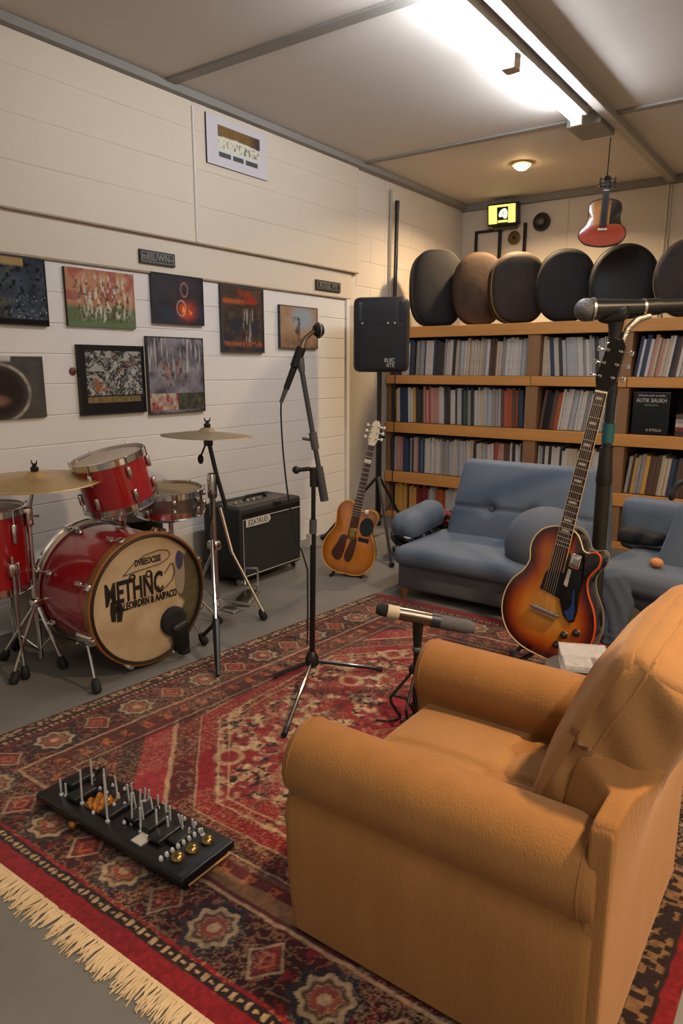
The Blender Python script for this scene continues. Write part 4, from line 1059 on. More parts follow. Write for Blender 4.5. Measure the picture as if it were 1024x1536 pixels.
# axis from left (grille) to right, parallel to the picture plane direction
ax_ = Vector((math.cos(YAW), math.sin(YAW), 0))
def ra(s, z=0): return ax_*s+Vector((0, 0, z))
MB().sphere(tuple(ra(-.125, -.002)), .0455, 26, 18).build('grille', mat('silver_mesh', '#7d7f84', .35, metal=.8, bump=1, bscale=260, var=.8, vscale=260, vcol='#2c2d30'), rm)
MB().tube([ra(-.105, 0), ra(-.095, .0)], .047, 22).build('grille_ring', M_chr2, rm)
MB().tube([ra(-.095, 0), ra(-.02, .004), ra(.10, .008)], [.043, .036, .031], 22).build('handle', mat('mic_black', '#17181a', .35), rm)
MB().tube([ra(.10, .008), ra(.11, .0085)], .0345, 22).build('switch_ring', M_chr2, rm)
MB().tube([ra(.11, .0085), ra(.17, .012), ra(.172, .012), ra(.60, .03)], [.033, .033, .027, .025], 20).build('boom_arm', M_blk, rm)
# ---------------------------------------------------------------- low tripod with condenser microphone
tp = thing('tabletop_tripod', 'short black tripod stand on the rug in front of the armchair', 'microphone stand', (-1.228, 2.215, 0))
MB().tube([(0, 0, .035), (0, 0, .25)], .0145, 12).tube([(0, 0, .24), (0, 0, .33)], [.013, .016], 12).build('column', M_blk, tp)
MB().soft((0, 0, .212), (.055, .045, .035), .01, 3).build('hub', M_blk, tp)
MB().lathe([(.016, .285), (.020, .29), (.020, .30), (.016, .305)], 16).build('ring', mat('grey_collar'), tp)
for k, (c, s) in enumerate(((-.080, -.060), (.072, .052), (.02, -.11))):
    pts = [(c*.15, s*.15, .205), (c*1.0, s*1.0, .095), (c*.95, s*.95, .07), (c*.62, s*.62, .022)]
    lg = MB().tube(pts, .0065, 8).build('leg', M_blk, tp)
    MB().tube([(c*.9, s*.9, .105), (c*.4, s*.4, .09), (c*.1, s*.1, .04)], .0050, 8).build('brace', M_blk, lg)
    MB().sphere((c*.62, s*.62, .019), .0075, 8, 6).build('rubber_foot', M_rub, lg)
for d in (-.075, .085): MB().tube([(0, 0, .03), (d*.3, d*1.0, .019)], .006, 6).build('leg', M_blk, tp)
cm = thing('condenser_microphone', 'silver and grey long microphone lying level on the short tripod', 'microphone', (-1.228, 2.215, .40))
g0 = Vector((-.125, -.09, .055)); g1 = Vector((.175, .125, -.022)); gd = (g1-g0)
def gp(t): return g0+gd*t
M_wart = mat('warm_tube', '#8a8076', .22, metal=.9)
MB().tube([gp(-.01), gp(.03), gp(.12)], [.015, .023, .024], 20).build('tail_cap', M_blkf, cm)
MB().tube([gp(.10), gp(.22)], .0265, 20).build('cream_band', mat('cream_band', '#b7a98f', .45), cm)
MB().tube([gp(.22), gp(.55)], .0255, 20).build('body', M_wart, cm)
MB().tube([gp(.55), gp(.64)], .028, 20).build('dark_band', mat('navy_band', '#232a38', .4), cm)
MB().tube([gp(.64), gp(.93), gp(1.0)], [.027, .028, .020], 20).build('grille', mat('grey_foam_mesh', '#6d6e6f', .6, metal=.3, bump=1, bscale=420, var=.6, vscale=180, vcol='#2f3032'), cm)
MB().tube([(0, 0, -.075), (-.0, 0, -.03), gp(.42)], [.017, .019, .024], 12).build('swivel', M_blk, cm)
cb = MB().tube([(-1.34, 2.10, .016), (-1.30, 2.12, .014), (-1.27, 2.17, .013)], .004, 6)
tag(cb.build('short_cable', M_blk), 'short black cable end on the rug beside the short tripod', 'cable')
# ---------------------------------------------------------------- guitars
def smooth_loop(pts, k=6):
    P = [Vector((p[0], p[1], 0)) for p in pts]; n = len(P); out = []
    for i in range(n):
        a, b, c, d = P[i-1], P[i], P[(i+1) % n], P[(i+2) % n]
        for j in range(k):
            t = j/k; q = .5*((2*b)+(c-a)*t+(2*a-5*b+4*c-d)*t*t+(3*b-a-3*c+d)*t**3); out.append((q.x, q.y))
    return out
def guitar_body(g, outline, depth, side_m, col_fn, centre, name_top='top', binding=('cream_binding', '#d9c49a'), bind2=None, back_m=None, topmat='guitar_top'):
    """outline in local x (right), z (up); front at y = 0, back at y = +depth"""
    n = len(outline); G = RX(PI/2)                       # prism z -> -y
    # sides and back with slightly inset edges
    mb = MB(); rows = []
    for (k, y) in ((.985, .001), (1.0, .005), (1.0, depth-.006), (.985, depth)):
        rows.append([((p[0]-centre[0])*k+centre[0], y, (p[1]-centre[1])*k+centre[1]) for p in outline])
    vs = [q for r in rows for q in r]; fs = []
    for j in range(3):
        for i in range(n): i2 = (i+1) % n; fs.append((j*n+i, (j+1)*n+i, (j+1)*n+i2, j*n+i2))
    vs.append((centre[0], depth+.006, centre[1])); c = len(vs)-1
    for i in range(n): fs.append((3*n+(i+1) % n, 3*n+i, c))
    mb.add(vs, fs); mb.build('body', side_m, g)
    # top with coloured rings
    K = 26; vs = []; fs = []
    for j in range(K+1):
        k = .988*(1-j/K)
        for p in outline: vs.append(((p[0]-centre[0])*k+centre[0], -.006*(1-k*k)-.0005, (p[1]-centre[1])*k+centre[1]))
    for j in range(K):
        for i in range(n): i2 = (i+1) % n; fs.append((j*n+i, j*n+i2, (j+1)*n+i2, (j+1)*n+i))
    V = np.array(vs); O = np.array(outline)
    dist = np.min(np.hypot(V[:, None, 0]-O[None, :, 0], V[:, None, 2]-O[None, :, 1]), axis=1)
    MB().add(vs, fs).build(name_top, mat(topmat, '#ffffff', .18, coat=.8, attr='col'), g, cols=col_fn(V[:, 0], V[:, 2], dist), auto=180)
    b = [(p[0], .0005, p[1]) for p in outline]; 
    MB().tube(b+[b[0], b[1]], .0030, 6, cap=False).build('front_binding', mat(*binding, .35), g)
    if bind2:
        b = [(p[0], depth-.003, p[1]) for p in outline]; MB().tube(b+[b[0], b[1]], .0014, 6, cap=False).build('back_binding', mat(*bind2, .4), g)
def neck(g, x0, z0, z1, w0, w1, y, wood, fb, nfret, scale_z, inlays=True, edge=None):
    L_ = z1-z0
    MB().add([(x0-w0/2, y, z0), (x0+w0/2, y, z0), (x0+w1/2, y, z1), (x0-w1/2, y, z1), (x0-w0*.35, y+.024, z0), (x0+w0*.35, y+.024, z0), (x0+w1*.35, y+.02, z1), (x0-w1*.35, y+.02, z1)],
             [(0, 1, 2, 3), (4, 7, 6, 5), (0, 4, 5, 1), (2, 6, 7, 3), (0, 3, 7, 4), (1, 5, 6, 2)]).build('neck', wood, g, bevel=.004)
    f = MB().add([(x0-w0/2, y-.006, z0), (x0+w0/2, y-.006, z0), (x0+w1/2, y-.006, z1), (x0-w1/2, y-.006, z1), (x0-w0/2, y, z0), (x0+w0/2, y, z0), (x0+w1/2, y, z1), (x0-w1/2, y, z1)],
             [(0, 1, 2, 3), (4, 7, 6, 5), (0, 4, 5, 1), (2, 6, 7, 3), (0, 3, 7, 4), (1, 5, 6, 2)]).build('fretboard', fb, g, smooth=False)
    M_fret = mat('fret_wire', '#d8d2c6', .25, metal=.9)
    for k in range(1, nfret+1):
        z = z1-(z1-scale_z)*(1-2**(-k/12))
        if z < z0+.004: break
        t = (z-z0)/L_; w = w0+(w1-w0)*t
        MB().box((x0-w/2, y-.0085, z-.0013), (x0+w/2, y-.006, z+.0013)).build('fret', M_fret, f, smooth=False)
        if inlays and k in (1, 3, 5, 7, 9, 12, 15, 17):
            za = z+.5*((z1-(z1-scale_z)*(1-2**(-(k-1)/12)))-z); MB().box((x0-w*.30, y-.0066, za-.005), (x0+w*.22, y-.006, za+.005)).build('inlay', mat('pearl_inlay', '#b9b2a4', .3), f, smooth=False)
    if edge:
        for s in (-1, 1): MB().tube([(x0+s*w0/2, y-.004, z0), (x0+s*w1/2, y-.004, z1)], .0018, 5).build('neck_binding', edge, g)
def strings(g, x0, za, zb, wa, wb, y, n=6, m=None):
    for k in range(n):
        t = k/(n-1)-.5; MB().tube([(x0+t*wa, y-.004, za), (x0+t*wb, y, zb)], .0007 if n == 6 else .0006, 4).build('string', m or M_chr, g)
def headstock(g, x0, z1, L_, w0, w1, y, m, peg_m, back=.03):
    o = [(-w0/2, 0), (w0/2, 0), (w1/2, L_*.22), (w1*.42, L_*.86), (w1*.16, L_), (0, L_*.96), (-w1*.16, L_), (-w1*.42, L_*.86), (-w1/2, L_*.22)]
    Mx = T(x0, y, z1) @ RX(math.atan2(-back, L_)) @ RX(PI/2)
    h = MB().prism(o, -.014, 0, Mx).build('headstock', m, g, smooth=False, bevel=.002)
    MB().box((x0-w0/2, y-.010, z1-.003), (x0+w0/2, y-.001, z1+.004)).build('nut', mat('bone', '#d6cfbf', .4), g, smooth=False)
    for k in range(3):
        for s in (-1, 1):
            z = L_*(.28+.24*k)
            t = MB(); M2 = Mx @ T(s*w1*.30, z, 0)
            t.lathe([(.006, 0), (.007, .004), (.004, .008), (.004, .014), (0, .015)], 12, M2)
            t.tube([Mx @ Vector((s*w1*.30, z, .003)), Mx @ Vector((s*(w1*.48), z, -.006)), Mx @ Vector((s*(w1*.48+.018), z, -.006))], .003, 6)
            t.soft((0, 0, 0), (.016, .020, .008), .004, 3, None, Mx @ T(s*(w1*.48+.024), z, -.006)); t.build('tuning_peg', peg_m, g)
# big sunburst guitar
eg = thing('electric_guitar', 'big sunburst hollow-body electric guitar standing in front of the blue sofa', 'guitar', (-.955, 2.765, .150))
eg.rotation_euler = Euler((math.radians(-4), math.radians(8.8), math.radians(-9)), 'YXZ').to_matrix().to_euler()
OUT = [(0, 0), (.085, .008), (.158, .045), (.203, .115), (.212, .195), (.190, .270), (.148, .335), (.132, .385), (.142, .420), (.160, .455), (.160, .492), (.138, .508), (.108, .496), (.084, .500), (.064, .530), (.040, .556), (0, .566), (-.055, .558), (-.105, .530), (-.135, .485), (-.142, .435), (-.132, .385), (-.150, .330), (-.192, .270), (-.212, .195), (-.203, .115), (-.158, .045), (-.085, .008)]
OL = smooth_loop(OUT, 5)
def burst(x, z, d):
    c = mixc(L3('#1c0805'), L3('#4f1407'), d/.024); c = mixc(c, L3('#963a0e'), (d-.022)/.030); c = mixc(c, L3('#c06d18'), (d-.048)/.04)
    c = mixc(c, L3('#d4953f'), (d-.085)/.07); c = mixc(c, L3('#120a08'), np.clip((x-.045)/.03, 0, 1)*np.clip((z-.33)/.06, 0, 1)); g_ = .9+.2*fbm(x*60, z*4, 3); return c*g_[:, None]
guitar_body(eg, OL, .085, mat('gloss_black_side', '#0e0b0b', .18, coat=.8), burst, (-.01, .25), bind2=('pale_binding', '#8f8a80'))
# orange binding on the cutaway side
ib = OL[2*5:12*5]
MB().tube([(p[0], -.0005, p[1]) for p in ib], .0042, 6).build('orange_binding', mat('orange_binding', '#c9491a', .35, coat=.4), eg)
M_rose = mat('rosewood', '#3a211b', .45, var=.5, vscale=30, vstretch=(3, 3, .5), vcol='#241410')
neck(eg, .0, .385, 1.12, .062, .046, -.012, mat('dark_neck', '#2a1310', .3, coat=.5), M_rose, 20, .205, edge=mat('neck_cream', '#cbb994', .4))
headstock(eg, .0, 1.12, .21, .046, .085, -.012, mat('gloss_black_head', '#100d0d', .2, coat=.7), M_chr)
MB().prism([(-.052, .285), (.045, .275), (.040, .36), (.035, .392), (-.030, .392), (-.045, .36)], .004, .0075, RX(PI/2) @ T(0, 0, .002)).build('string_plate', mat('black_pickguard', '#0f0e10', .25, coat=.5), eg, smooth=False)
MB().prism([(.042, .275), (.075, .215), (.105, .195), (.125, .205), (.128, .25), (.118, .31), (.112, .38), (.098, .46), (.035, .47), (.036, .36)], .008, .0115, RX(PI/2) @ T(0, 0, .002)).build('pickguard', mat('black_pickguard'), eg, smooth=False)
MB().prism([(.075, .232), (.100, .205), (.118, .212), (.118, .25), (.104, .30), (.094, .34), (.090, .33), (.098, .27), (.092, .25)], .0118, .0130, RX(PI/2) @ T(0, 0, .002)).build('pickguard_flash', mat('blue_pickguard', '#1f3f78', .2, coat=.5), eg, smooth=False)
MB().prism([(.045, .34), (.062, .335), (.062, .41), (.048, .41)], .0118, .0126, RX(PI/2) @ T(0, 0, .002)).build('card_tag', mat('card_white', '#b9b4a9', .6), eg, smooth=False)
MB().soft((.072, -.020, .452), (.046, .020, .062), .008, 3).build('pickup', M_chr, eg)
br = MB().soft((-.005, -.019, .205), (.135, .014, .014), .005, 3).soft((-.005, -.019, .190), (.115, .012, .010), .004, 2).tube([(-.055, -.004, .2), (-.055, -.018, .2)], .006, 8).tube([(.045, -.004, .2), (.045, -.018, .2)], .006, 8).build('bridge', M_chr2, eg)
strings(eg, -.003, .200, 1.12, .050, .036, -.0215)
for (x, z) in ((.098, .135), (.145, .165), (.078, .082), (.130, .092)):
    k = MB().lathe([(.0155, 0), (.0155, .004), (.012, .008), (.0115, .020), (.009, .023), (0, .0235)], 20, T(x, -.0045, z) @ RX(PI/2)).build('knob', M_blk, eg)
    MB().torus(.0150, .0018, 24, 6, T(x, -.0065, z) @ RX(PI/2)).build('knob_ring', mat('gold_metal', '#b08c4c', .25, metal=.9), k)
gs = thing('guitar_stand', 'low black stand holding up the big sunburst guitar', 'guitar stand', (-.94, 2.775, 0), (0, 0, math.radians(7)))
MB().tube([(-.11, -.05, .135), (-.11, .10, .125), (.0, .13, .125), (.14, .10, .125), (.14, -.05, .135)], .011, 8).tube([(-.11, -.05, .13), (-.11, -.055, .165)], .010, 8).tube([(.14, -.05, .13), (.14, -.055, .165)], .010, 8).build('cradle', M_blkf, gs)
for q in ((-.20, -.05), (.22, -.05), (0, .28)): MB().tube([(q[0]*.1, .13, .13), (q[0], q[1], .020)], .010, 8).build('leg', M_blkm, gs)
# acoustic guitar
ag = thing('acoustic_guitar', 'small amber acoustic guitar with dark pickguards standing on the floor beside the speaker stand', 'guitar', (-2.555, 3.60, .022))
ag.rotation_euler = Euler((math.radians(-6), math.radians(11), math.radians(24)), 'YXZ').to_matrix().to_euler()
OUT = [(0, .004), (.07, .006), (.130, .035), (.168, .095), (.175, .160), (.158, .225), (.128, .280), (.122, .320), (.138, .365), (.142, .405), (.120, .440), (.075, .448), (.040, .430), (0, .440), (-.045, .478), (-.085, .475), (-.118, .445), (-.130, .400), (-.124, .350), (-.122, .310), (-.132, .275), (-.162, .220), (-.176, .155), (-.168, .092), (-.130, .035), (-.07, .006)]
OL2 = smooth_loop(OUT, 5)
def amber(x, z, d):
    c = mixc(L3('#8a4b12'), L3('#b8701f'), d/.05); return c*(.85+.3*fbm(x*50, z*5, 3))[:, None]
guitar_body(ag, OL2, .080, mat('amber_side', '#b3751f', .25, coat=.6), amber, (0, .22), binding=('gold_binding', '#e0b04e'))
neck(ag, .0, .30, .86, .052, .042, -.010, mat('brown_neck', '#4a2c1a', .4), mat('brown_fretboard', '#4b3429', .5), 18, .14, inlays=False)
headstock(ag, .0, .86, .16, .042, .062, -.010, mat('pale_headstock', '#cfc4ae', .3, coat=.4), mat('pale_peg', '#d9d2c4', .3, metal=.4), .02)
MB().prism([(-.045*math.cos(a)*1.0+.082, .335+.062*math.sin(a)) for a in [2*PI*k/30 for k in range(30)]], .003, .006, RX(PI/2) @ T(0, 0, .001)).build('sound_hole', mat('dark_teal_hole', '#16201f', .4), ag)
MB().box((.045, -.0085, .235), (.115, -.004, .262)).build('bridge_plate', mat('dark_brown_plate', '#2a1209', .4), ag, smooth=False)
for s, (a, b) in ((-1, (-.098, -.028)), (1, (-.022, .038))):
    pts = smooth_loop([(a+.03, .25), (b-.004, .252), (b, .20), (b-.006, .12), (b-.025, .085), (a+.01, .095), (a-.010 if s < 0 else a, .13), (a+.015, .20)], 5)
    MB().prism(pts, .003, .0075, RX(PI/2) @ T(0, 0, .001)).build('pickguard', mat('brown_pickguard', '#47210f', .35, coat=.4, var=.5, vscale=20), ag)
MB().soft((.0, -.012, .275), (.055, .012, .075), .006, 3).build('ornate_bridge', mat('gold_metal'), ag)
MB().soft((.062, -.010, .43), (.03, .03, .03), .010, 3).build('strap_button', mat('bone'), ag)
MB().box((-.022, -.0185, .74), (.022, -.0165, .765)).build('capo', mat('bone'), ag, smooth=False)
strings(ag, 0, .28, .86, .040, .032, -.0175)
as_ = thing('guitar_stand', 'black floor stand behind the small amber acoustic guitar', 'guitar stand', (-2.555, 3.62, 0), (0, 0, math.radians(24)))
MB().tube([(-.09, -.04, .012), (-.09, .115, .012), (.11, .115, .012), (.11, -.04, .012)], .010, 8).build('cradle', M_blk, as_)
MB().tube([(.01, .115, .012), (.055, .150, .34)], .010, 8).build('upright', M_blk, as_)
# small guitar hanging from the ceiling
hg = thing('hanging_guitar', 'small red and amber guitar with black neck hanging from the ceiling above the shelves', 'guitar', (-1.525, 5.22, 2.165))
hg.rotation_euler = Euler((0, math.radians(2), math.radians(14)), 'YXZ').to_matrix().to_euler()
OUT = [(0, 0), (.06, .006), (.12, .025), (.152, .065), (.145, .11), (.115, .145), (.105, .19), (.112, .24), (.095, .285), (.05, .305), (0, .308), (-.05, .305), (-.092, .285), (-.105, .24), (-.100, .19), (-.115, .145), (-.148, .11), (-.155, .065), (-.12, .025), (-.06, .006)]
OL3 = smooth_loop(OUT, 5)
def hc(x, z, d):
    c = mixc(L3('#8c5414'), L3('#b87a20'), d/.05); c = mixc(c, L3('#a23a1c'), (.150-z-.12*np.abs(x))/.004*1.0); c = mixc(c, L3('#191210'), np.clip((x-.035)/.005, 0, 1)*np.clip((z-.14)/.005, 0, 1)); return mixc(c, L3('#3a1a10'), (.006-d)/.004)
guitar_body(hg, OL3, .06, mat('dark_guitar_side', '#3a1712', .35, coat=.4), hc, (0, .14), binding=('dark_binding', '#40201a'), topmat='painted_top')
neck(hg, 0, .13, .36, .048, .042, -.010, mat('black_neck', '#161414', .4), mat('black_board', '#141212', .45), 0, .08, inlays=False)
headstock(hg, 0, .36, .10, .034, .048, -.010, mat('black_neck'), M_blk, .01)
MB().box((-.03, -.014, .105), (.03, -.006, .118)).build('bridge', mat('bone'), hg, smooth=False)
strings(hg, 0, .112, .36, .026, .024, -.0165, m=mat('dark_string', '#4a4640', .4, metal=.8))
ck = MB().tube([(-1.512, 5.212, 2.60), (-1.505, 5.205, ZC-.07)], .0035, 6).torus(.012, .003, 16, 6, T(-1.512, 5.206, 2.605) @ RX(PI/2))
tag(ck.build('ceiling_line', M_blkf), 'thin dark line from the ceiling box to the small hanging guitar', 'line')
# ---------------------------------------------------------------- pictures on the left wall
def pic(name, y0, y1, z0, z1, fn, label, cat='picture', d=.018, frame=None, fw=.008, x=XL+.005, nx=90, ny=80, gloss=.35, rx=0):
    w, h = y1-y0, z1-z0
    t = thing(name, label, cat, (x, (y0+y1)/2, (z0+z1)/2), (0, 0, PI/2)); 
    if rx: t.rotation_euler = Euler((0, rx, PI/2), 'YXZ').to_matrix().to_euler() if False else (0, 0, PI/2)
    mb, C = panel_mesh(w, h, d, nx, ny, fn); mb.build('painted_panel', mat('painting_gloss_%d' % int(gloss*100), '#ffffff', gloss, attr='col', spec=.4), t, cols=C, auto=30)
    if frame:
        f = MB(); a, b = w/2, h/2; e = d+.004
        for (p, q) in (((-a-fw, -e, -b-fw), (a+fw, 0, -b)), ((-a-fw, -e, b), (a+fw, 0, b+fw)), ((-a-fw, -e, -b), (-a, 0, b)), ((a, -e, -b), (a+fw, 0, b))): f.box(p, q)
        f.build('frame', frame, t, smooth=False)
    return t
N = fbm
def a1(u, v):
    c = mixc(L3('#2a2f36'), L3('#46505c'), N(u*6, v*6)*1.5-.2); c = mixc(c, L3('#585a44'), (N(u*18+4, v*14)-.5)*5*(u < .62)); c = mixc(c, L3('#1a1c20'), (N(u*24, v*20)-.55)*7)
    c = mixc(c, L3('#9aa0a6'), (N(u*55, v*40)-.68)*12*(v < .45)); c = mixc(c, L3('#b79a66'), np.clip((v-.86)/.04, 0, 1)*(u < .75)*.8); return mixc(c, L3('#121214'), np.clip((.09-v)/.01, 0, 1))
def a2(u, v):
    c = mixc(L3('#a87250'), L3('#b98562'), N(u*5, v*5)); c = mixc(c, L3('#9c5448'), (N(u*9+1, v*7)-.45)*5*(v > .45)); c = mixc(c, L3('#5a6a48'), np.clip((.42-v+.1*(N(u*6, v*3)-.5))/.1, 0, 1))
    m = (N(u*38, v*9, 3)-.47)*8*np.exp(-((u-.55)/.33)**4)*np.exp(-((v-.5)/.38)**4); c = mixc(c, L3('#c9c2b0'), m); c = mixc(c, L3('#55452f'), (N(u*40+9, v*16, 3)-.56)*9*(v < .8)*(u > .1)*(u < .9))
    return mixc(c, L3('#5f7450'), np.clip((.10-v)/.02, 0, 1))
def a3(u, v):
    c = mixc(L3('#241f22'), L3('#39343a'), N(u*5, v*5)*1.4-.2); c = mixc(c, L3('#2b3644'), (N(u*4, v*4+3)-.4)*3*(v < .4))
    f = np.exp(-(((u-.66)/.14)**2+((v-.28)/.15)**2))*1.5*N(u*12, v*12); c = mixc(c, L3('#d8501c'), f*1.6); c = mixc(c, L3('#f0a040'), (f-.55)*4)
    r = np.abs(np.hypot((u-.55)/.09, (v-.33)/.16)-1); c = mixc(c, L3('#b9b3ac'), (1-r/.12)); r = np.abs(np.hypot((u-.62)/.07, (v-.72)/.14)-1); c = mixc(c, L3('#9a6a66'), (1-r/.25)); return c
def a4(u, v):
    c = mixc(L3('#2c2422'), L3('#5a4a3a'), N(u*10, v*12)*1.3-.2); c = mixc(c, L3('#a5552a'), np.clip(1-np.abs(v-.78)/.05, 0, 1)*(u < .55)*1.5); c = mixc(c, L3('#8a3020'), (N(u*12, v*12+4)-.45)*6*(v > .75)*(u > .4))
    c = mixc(c, L3('#2a2f3a'), (N(u*6+8, v*5)-.42)*5*(v < .5)); c = mixc(c, L3('#98918a'), (N(u*30, v*5, 3)-.55)*9*(v < .68)*(v > .15)*(u > .45)*(u < .75)); return mixc(c, L3('#a05a34'), np.clip(1-np.abs(v-.11)/.06, 0, 1)*(N(u*30, v*20) > .42))
def a5(u, v):
    c = mixc(L3('#8a7058'), L3('#a98c70'), N(u*5, v*6)); s = np.clip(1-np.hypot((u-.6)/.38, (v-.72)/.36), 0, 1)*2; c = mixc(c, L3('#8f9aa4'), s); c = mixc(c, L3('#4c4036'), (N(u*14, v*10)-.45)*5*np.clip(1-np.abs(u-.45)/.18, 0, 1)*(v < .75)); return mixc(c, L3('#6a4a32'), np.clip((.35-v)/.15, 0, 1)*N(u*20, v*12))
def a6(u, v):
    r = np.hypot((u-.42)/.42, (v-.42)/.50); c = mixc(L3('#3c3a3a'), L3('#55504c'), N(u*8, v*8)); c = mixc(c, L3('#2b211e'), (1-r)*3); c = mixc(c, L3('#b5ab9c'), (1-np.abs(r-.92)/.07)*N(u*10, v*10)*1.8); c = mixc(c, L3('#7a5a4a'), (1-np.hypot((u-.35)/.25, (v-.30)/.12))*2)
    return mixc(c, L3('#c4c0bc'), np.clip((v-.90)/.05, 0, 1)*(u < .6))
def a7(u, v):
    c = np.tile(L3('#17171a'), u.shape+(1,)); m = (u > .1)*(u < .96)*(v > .27)*(v < .93); k = (np.abs(N(u*26, v*26, 3)-.5) < .055)+(N(u*17+4, v*20, 3) > .60)
    c = mixc(c, L3('#4a4c4c'), m*.8*N(u*9, v*9)); c = mixc(c, L3('#b0ada6'), (k > 0)*m*(.55+.45*N(u*60, v*60))); c = mixc(c, L3('#8c5a3c'), (N(u*8+20, v*8)-.62)*12*m); c = mixc(c, L3('#9aa0a8'), (1-np.hypot((u-.83)/.05, (v-.62)/.06))*4); m2 = (v > .16)*(v < .25)*(u > .1)*(u < .93); return mixc(c, mixc(L3('#5a5a34'), L3('#8a6a4a'), N(u*30, v*20)*2-.5), m2*1.0)
def a8(u, v):
    c = mixc(L3('#45424a'), L3('#8c8a90'), N(u*5, v*7)*1.6-.3); c = mixc(c, L3('#3a3432'), (N(u*26, v*22, 4)-.5)*7*(1-np.hypot((u-.45)/.34, (v-.55)/.30)*.8)); c = mixc(c, L3('#a8a3a0'), (N(u*50, v*5, 2)-.6)*9*(v > .55)); c = mixc(c, L3('#9c6a58'), (N(u*12+3, v*12)-.55)*7*np.exp(-((u-.4)/.2)**2-((v-.62)/.15)**2))
    m = (v < .26)*(v > .03); c = mixc(c, mixc(L3('#8a2a28'), L3('#b9b09c'), N(u*16, v*16)*2-.5), m*(u < .5)*.95); return mixc(c, mixc(L3('#262422'), L3('#5a5c4c'), N(u*20, v*18)*1.6-.3), m*(u >= .5)*1.0)
def atop(u, v):
    c = np.tile(L3('#cfc9cc'), u.shape+(1,)); m = (u > .17)*(u < .87)*(v > .30)*(v < .84); art = mixc(L3('#6b5026'), L3('#7d5f2c'), N(u*40, v*3)*2-.5); art = mixc(art, L3('#43342c'), (u-.66)/.15); top = .62-.10*np.abs(u-.45)+.04*N(u*30, v); art = mixc(art, L3('#d8d3bc'), (top-v)/.02); art = mixc(art, L3('#6d7068'), (N(u*60, v*14)-.52)*8*(v < .56)*(v > .38)); art = mixc(art, L3('#c9cfd6'), np.clip((.36-v)/.03, 0, 1))
    c = mixc(c, art, m*1.0); k = (v > .20)*(v < .30)*(((u > .18)*(u < .37))+((u > .41)*(u < .58))+((u > .62)*(u < .83)) > 0); return mixc(c, mixc(L3('#2c2e36'), L3('#55584e'), N(u*50, v*30)*1.6-.3), k*1.0)
M_fb = mat('black_frame', '#1c1a19', .4)
pic('painting', 1.70, 2.14, 1.555, 1.87, a1, 'dark blue-green landscape painting, topmost at the left edge of the photo', frame=M_fb, fw=.004, gloss=.12)
pic('painting', 2.255, 2.690, 1.560, 1.858, a2, 'orange and green painting with pale vertical strokes on the white boards')
pic('painting', 2.82, 3.215, 1.605, 1.885, a3, 'dark painting with a glowing orange flame figure', frame=mat('slate_frame', '#2e3036', .4), fw=.004)
pic('painting', 3.385, 3.77, 1.455, 1.86, a4, 'narrow dark painting with rust orange bands in a grey frame', frame=mat('dark_grey_frame', '#3a3a3c', .4), fw=.012)
pic('painting', 3.955, 4.39, 1.485, 1.78, a5, 'small brown and grey painting behind the centre microphone', frame=mat('slate_frame'), fw=.003)
pic('painting', 1.66, 2.09, 1.095, 1.40, a6, 'grey painting of a round brown shape, lower one at the left edge of the photo', gloss=.2)
pic('painting', 2.30, 2.725, 1.095, 1.46, a7, 'black and white scribbled painting in a black frame below the orange one', frame=M_fb, fw=.006, nx=120, ny=110)
pic('painting', 2.76, 3.195, 1.075, 1.52, a8, 'grey painting with red and dark collage strip along its foot', frame=mat('dark_grey_frame'), fw=.005, nx=110, ny=110)
pic('framed_print', 3.285, 3.835, 2.572, 2.855, atop, 'white mounted print with gold and cream bars high under the ceiling', x=XL+.026, d=.012, nx=120, ny=90, gloss=.5)
def small_sign(y0, y1, z0, z1, body, label, s):
    t = thing('wall_plaque', label, 'sign', (XL+.009, (y0+y1)/2, (z0+z1)/2), (0, 0, PI/2)); w, h = y1-y0, z1-z0
    MB().box((-w/2, -.014, -h/2), (w/2, 0, h/2)).build('plaque_board', mat('dark_plaque', '#24211e', .45), t, smooth=False, bevel=.002)
    f = MB()
    for (p, q) in (((-w/2+.012, -.0155, -h/2+.010), (w/2-.012, -.014, -h/2+.013)), ((-w/2+.012, -.0155, h/2-.013), (w/2-.012, -.014, h/2-.010)), ((-w/2+.012, -.0155, -h/2+.013), (-w/2+.015, -.014, h/2-.013)), ((w/2-.015, -.0155, -h/2+.013), (w/2-.012, -.014, h/2-.013))): f.box(p, q)
    f.build('border_line', mat('plaque_grey', '#8d8a82', .5), t, smooth=False)
    text('plaque_lettering', body, s, mat('plaque_grey'), t, T(0, -.0145, 0) @ R90, .9)
small_sign(2.745, 3.005, 1.930, 2.005, 'mf|IL/WN~', 'small dark plaque with scratched pale lettering above the flame painting', .055)
small_sign(4.385, 4.70, 1.922, 1.995, 'KOUL VY', 'small dark plaque with pale lettering at the right end of the white boards', .060)
bdge = MB().lathe([(.022, 0), (.020, .004), (.012, .006), (.006, .009), (0, .009)], 18, T(XL+.005, 2.27, 1.325) @ RY(PI/2))
tag(bdge.build('wall_button', mat('rust_button', '#6b3a30', .6, var=.6, vscale=120)), 'small rust-coloured round button on the wall left of the black and white painting', 'button')
